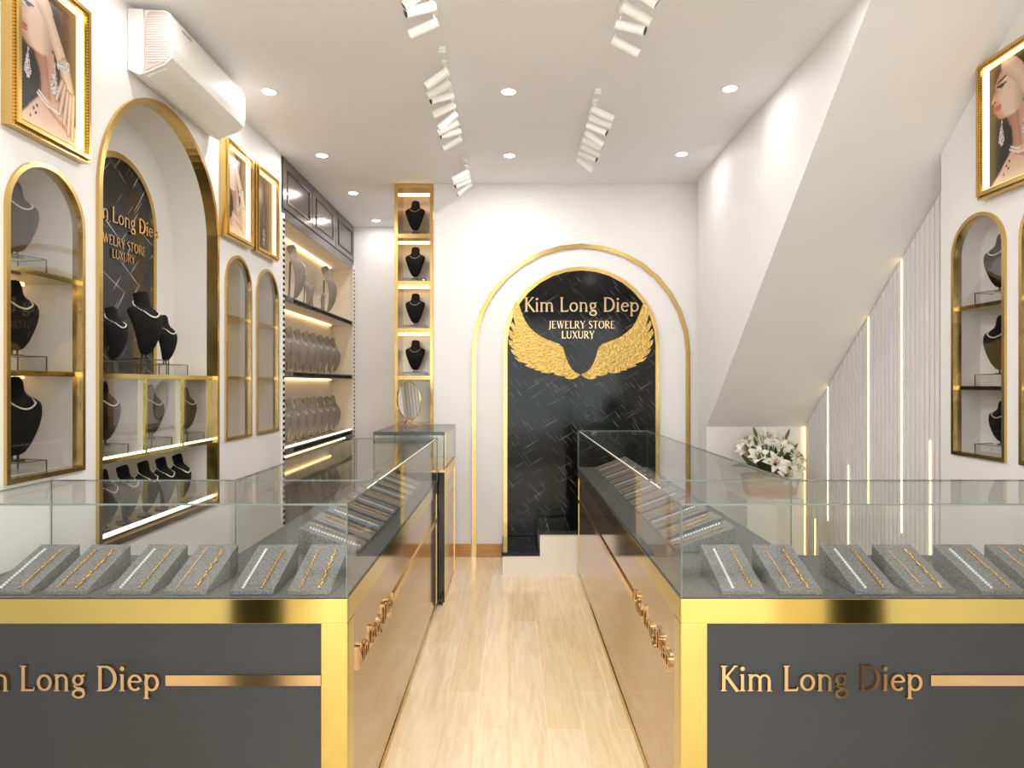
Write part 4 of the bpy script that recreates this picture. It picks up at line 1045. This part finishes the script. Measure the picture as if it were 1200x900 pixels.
for h in ((-.15,-.02,.42),(.17,.0,.40),(.05,.0,.40),(-.04,.02,.42),(-.17,-.08,.34),(.22,-.05,.28)):
    p0 = base+Vector(h)*.70; p1 = base+Vector(h)*.88
    path_tube(stems, [base+Vector((h[0]*.2, h[1]*.2, -.1)), base+Vector((h[0]*.5, h[1]*.5, h[2]*.5)), p0], .003, 6)
    bm = B(); path_tube(bm, [p0, p0.lerp(p1,.25), p0.lerp(p1,.6), p1], [.006,.013,.012,.003], 8); obj('lily_bud', bm, M['leaf'] if abs(h[0]) > .1 else M['petal'], fl, smooth=True)
obj('stems', stems, M['leaf'], fl)
bm = B()
for i in range(46):
    a = rn.uniform(0, 2*pi); el = rn.uniform(.15, 1.2); d = Vector((cos(a)*cos(el), sin(a)*cos(el), sin(el))); F = frame_of(d)
    c = base+Vector((cos(a)*.05, sin(a)*.05, rn.uniform(-.02,.1)))
    petal(bm, c+d*.02, F, rn.uniform(0, 6), rn.uniform(.16,.24), .035, .5)
o = obj('leaves', bm, M['leaf'], fl, smooth=True); md = o.modifiers.new('solid', 'SOLIDIFY'); md.thickness = .0015

# ------------------------------------------------------------------ ceiling lights
def light(kind, name, loc, energy, color=(1,.972,.945), **kw):
    l = bpy.data.lights.new(name, kind); l.energy = energy; l.color = color
    for k_, v_ in kw.items(): setattr(l, k_, v_)
    o = bpy.data.objects.new(name, l); COL.objects.link(o); o.location = loc; return o
def make_downlight():
    t = thing('recessed_downlight', '', 'ceiling light', (0,0,0), 0, None, local=True)
    bm = B(); K = 24
    ring(bm, [(.052*cos(2*pi*i/K), .052*sin(2*pi*i/K)) for i in range(K)], [(.040*cos(2*pi*i/K), .040*sin(2*pi*i/K)) for i in range(K)], lambda a, b: (a, b, -.004), lambda a, b: (a, b, -.0003)); obj('trim_ring', bm, M['whitemetal'], t)
    bm = B(); tube(bm, (0,0,-.0035), (0,0,-.0008), .040, n=24); obj('lens', bm, M['downlight'], t); return t
DL = [(-1.443, 2.81), (-1.443, 3.90), (-1.443, 4.99), (-1.443, 5.97), (-1.443, 6.97), (-.02, 2.81), (-.02, 3.90), (-.02, 4.99), (1.28, 2.81), (1.28, 3.86), (1.28, 4.96),
      (-1.443, 1.7), (-.02, 1.7), (1.28, 1.7), (-1.443, .6), (-.02, .6), (1.28, .6)]
DN = {(-1.443, 3.90): 'nearest of the left row in view', (-1.443, 4.99): 'second of the left row in view', (-1.443, 5.97): 'third of the left row in view', (-1.443, 6.97): 'last of the left row, in the rear corner',
      (-.02, 3.90): 'nearer of the middle pair in view', (-.02, 4.99): 'farther of the middle pair in view', (1.28, 3.86): 'nearer of the right pair in view', (1.28, 4.96): 'farther of the right pair in view'}
SPOT_E = 8.3
for i, (x, y) in enumerate(DL):
    lab = 'round recessed ceiling light, ' + DN.get((x, y), 'outside the photo above the front of the shop')
    place('downlight', make_downlight, (x, y, H), 0, lab, 'recessed ceiling lights')
    light('AREA', 'downlight_beam', (x, y, H-.012), SPOT_E*(.25 if x > 1 else (.3 if y > 6.5 else (.25 if (x < -1 and 2.5 < y < 3) else (.6 if x < -1 else 1.3)))), shape='DISK', size=.09)

def track(x, y0, y1, n, side, label, seed):
    t = thing('track_light', label, 'track light', (x, (y0+y1)/2, H), 0, 'white ceiling track lights')
    boxobj('rail', (x-.017, x+.017, y0, y1, H-.018, H-.0005), M['whitemetal'], t)
    boxobj('feed_box', (x-.020, x+.020, y0+.005, y0+.075, H-.030, H-.0181), M['whitemetal'], t)
    r = random.Random(seed)
    for i in range(n):
        y = y0+.13+(y1-y0-.16)*i/max(1, n-1); el = (.72,.45,.38,.5,.62,.5,.42,.47)[(i+seed) % 8]; yaw = (.42 if i % 4 == 2 else r.uniform(-.10,.14))
        px = x+side*.0
        d = Vector((side*cos(el)*cos(yaw), -cos(el)*sin(yaw), -sin(el)))
        bm = B(); box(bm, x-.014, x+.014, y-.03, y+.03, H-.034, H-.0182); tube(bm, (px, y, H-.034), (px, y, H-.062), .006, n=8); ad = obj('adapter', bm, M['whitemetal'], t)
        c = Vector((px, y, H-.075)); p0 = c-d*.02; p1 = c+d*.125
        bm = B(); tube(bm, p0, p1, .0215, n=20, cap=False)
        u = d.orthogonal().normalized(); w_ = d.cross(u)
        v = [bm.verts.new(p0+(u*cos(2*pi*k/20)+w_*sin(2*pi*k/20))*.0215) for k in range(20)]; bm.faces.new(v)
        # rim ring
        a_ = [bm.verts.new(p1+(u*cos(2*pi*k/20)+w_*sin(2*pi*k/20))*.0215) for k in range(20)]; b_ = [bm.verts.new(p1+(u*cos(2*pi*k/20)+w_*sin(2*pi*k/20))*.020) for k in range(20)]
        for k in range(20): bm.faces.new((a_[k], a_[(k+1) % 20], b_[(k+1) % 20], b_[k]))
        hd = obj('spot_head', bm, M['whitemetal'], t, smooth=2)
        bm = B(); tube(bm, p1-d*.022, p1-d*.004, .0205, n=20); obj('dark_lens', bm, M['lamp_dark'], hd)
track(-.36, 1.95, 3.06, 8, -1, 'white spotlight track with spots aimed left, nearest, cut by the top of the photo', 3)
track(-.36, 3.38, 4.50, 8, -1, 'white spotlight track with eight spots aimed left, middle of the left row', 4)
track(-.36, 5.03, 5.52, 4, -1, 'short white spotlight track with four spots before the back wall', 5)
track(.505, 2.05, 3.22, 8, 1, 'white spotlight track with spots aimed right, nearest, cut by the top of the photo', 8)
track(.505, 3.86, 4.90, 8, 1, 'white spotlight track with eight spots aimed right, farther of the right row', 9)

# ------------------------------------------------------------------ world and camera
w = bpy.data.worlds.new('world'); SC.world = w; w.use_nodes = True
bg = w.node_tree.nodes['Background']; bg.inputs[0].default_value = (.98, .985, 1, 1); bg.inputs[1].default_value = 4.8
cam = bpy.data.cameras.new('camera'); cam.lens = 36*770/1200; cam.sensor_width = 36; cam.clip_start = .05
co = bpy.data.objects.new('camera', cam); COL.objects.link(co); co.location = (0, 0, 1.5); co.rotation_euler = (pi/2, 0, 0)
SC.camera = co
SC.cycles.max_bounces = 12; SC.cycles.diffuse_bounces = 5; SC.cycles.glossy_bounces = 6; SC.cycles.transparent_max_bounces = 40
SC.cycles.sample_clamp_indirect = 6
SC.cycles.use_denoising = True
SC.view_settings.view_transform = 'Standard'; SC.view_settings.look = 'None'; SC.view_settings.gamma = 1
SC.view_settings.use_curve_mapping = False
SC.view_settings.exposure = 0.0
for o in bpy.data.objects:
    for k in ('_w', '_local'):
        if k in o: del o[k]
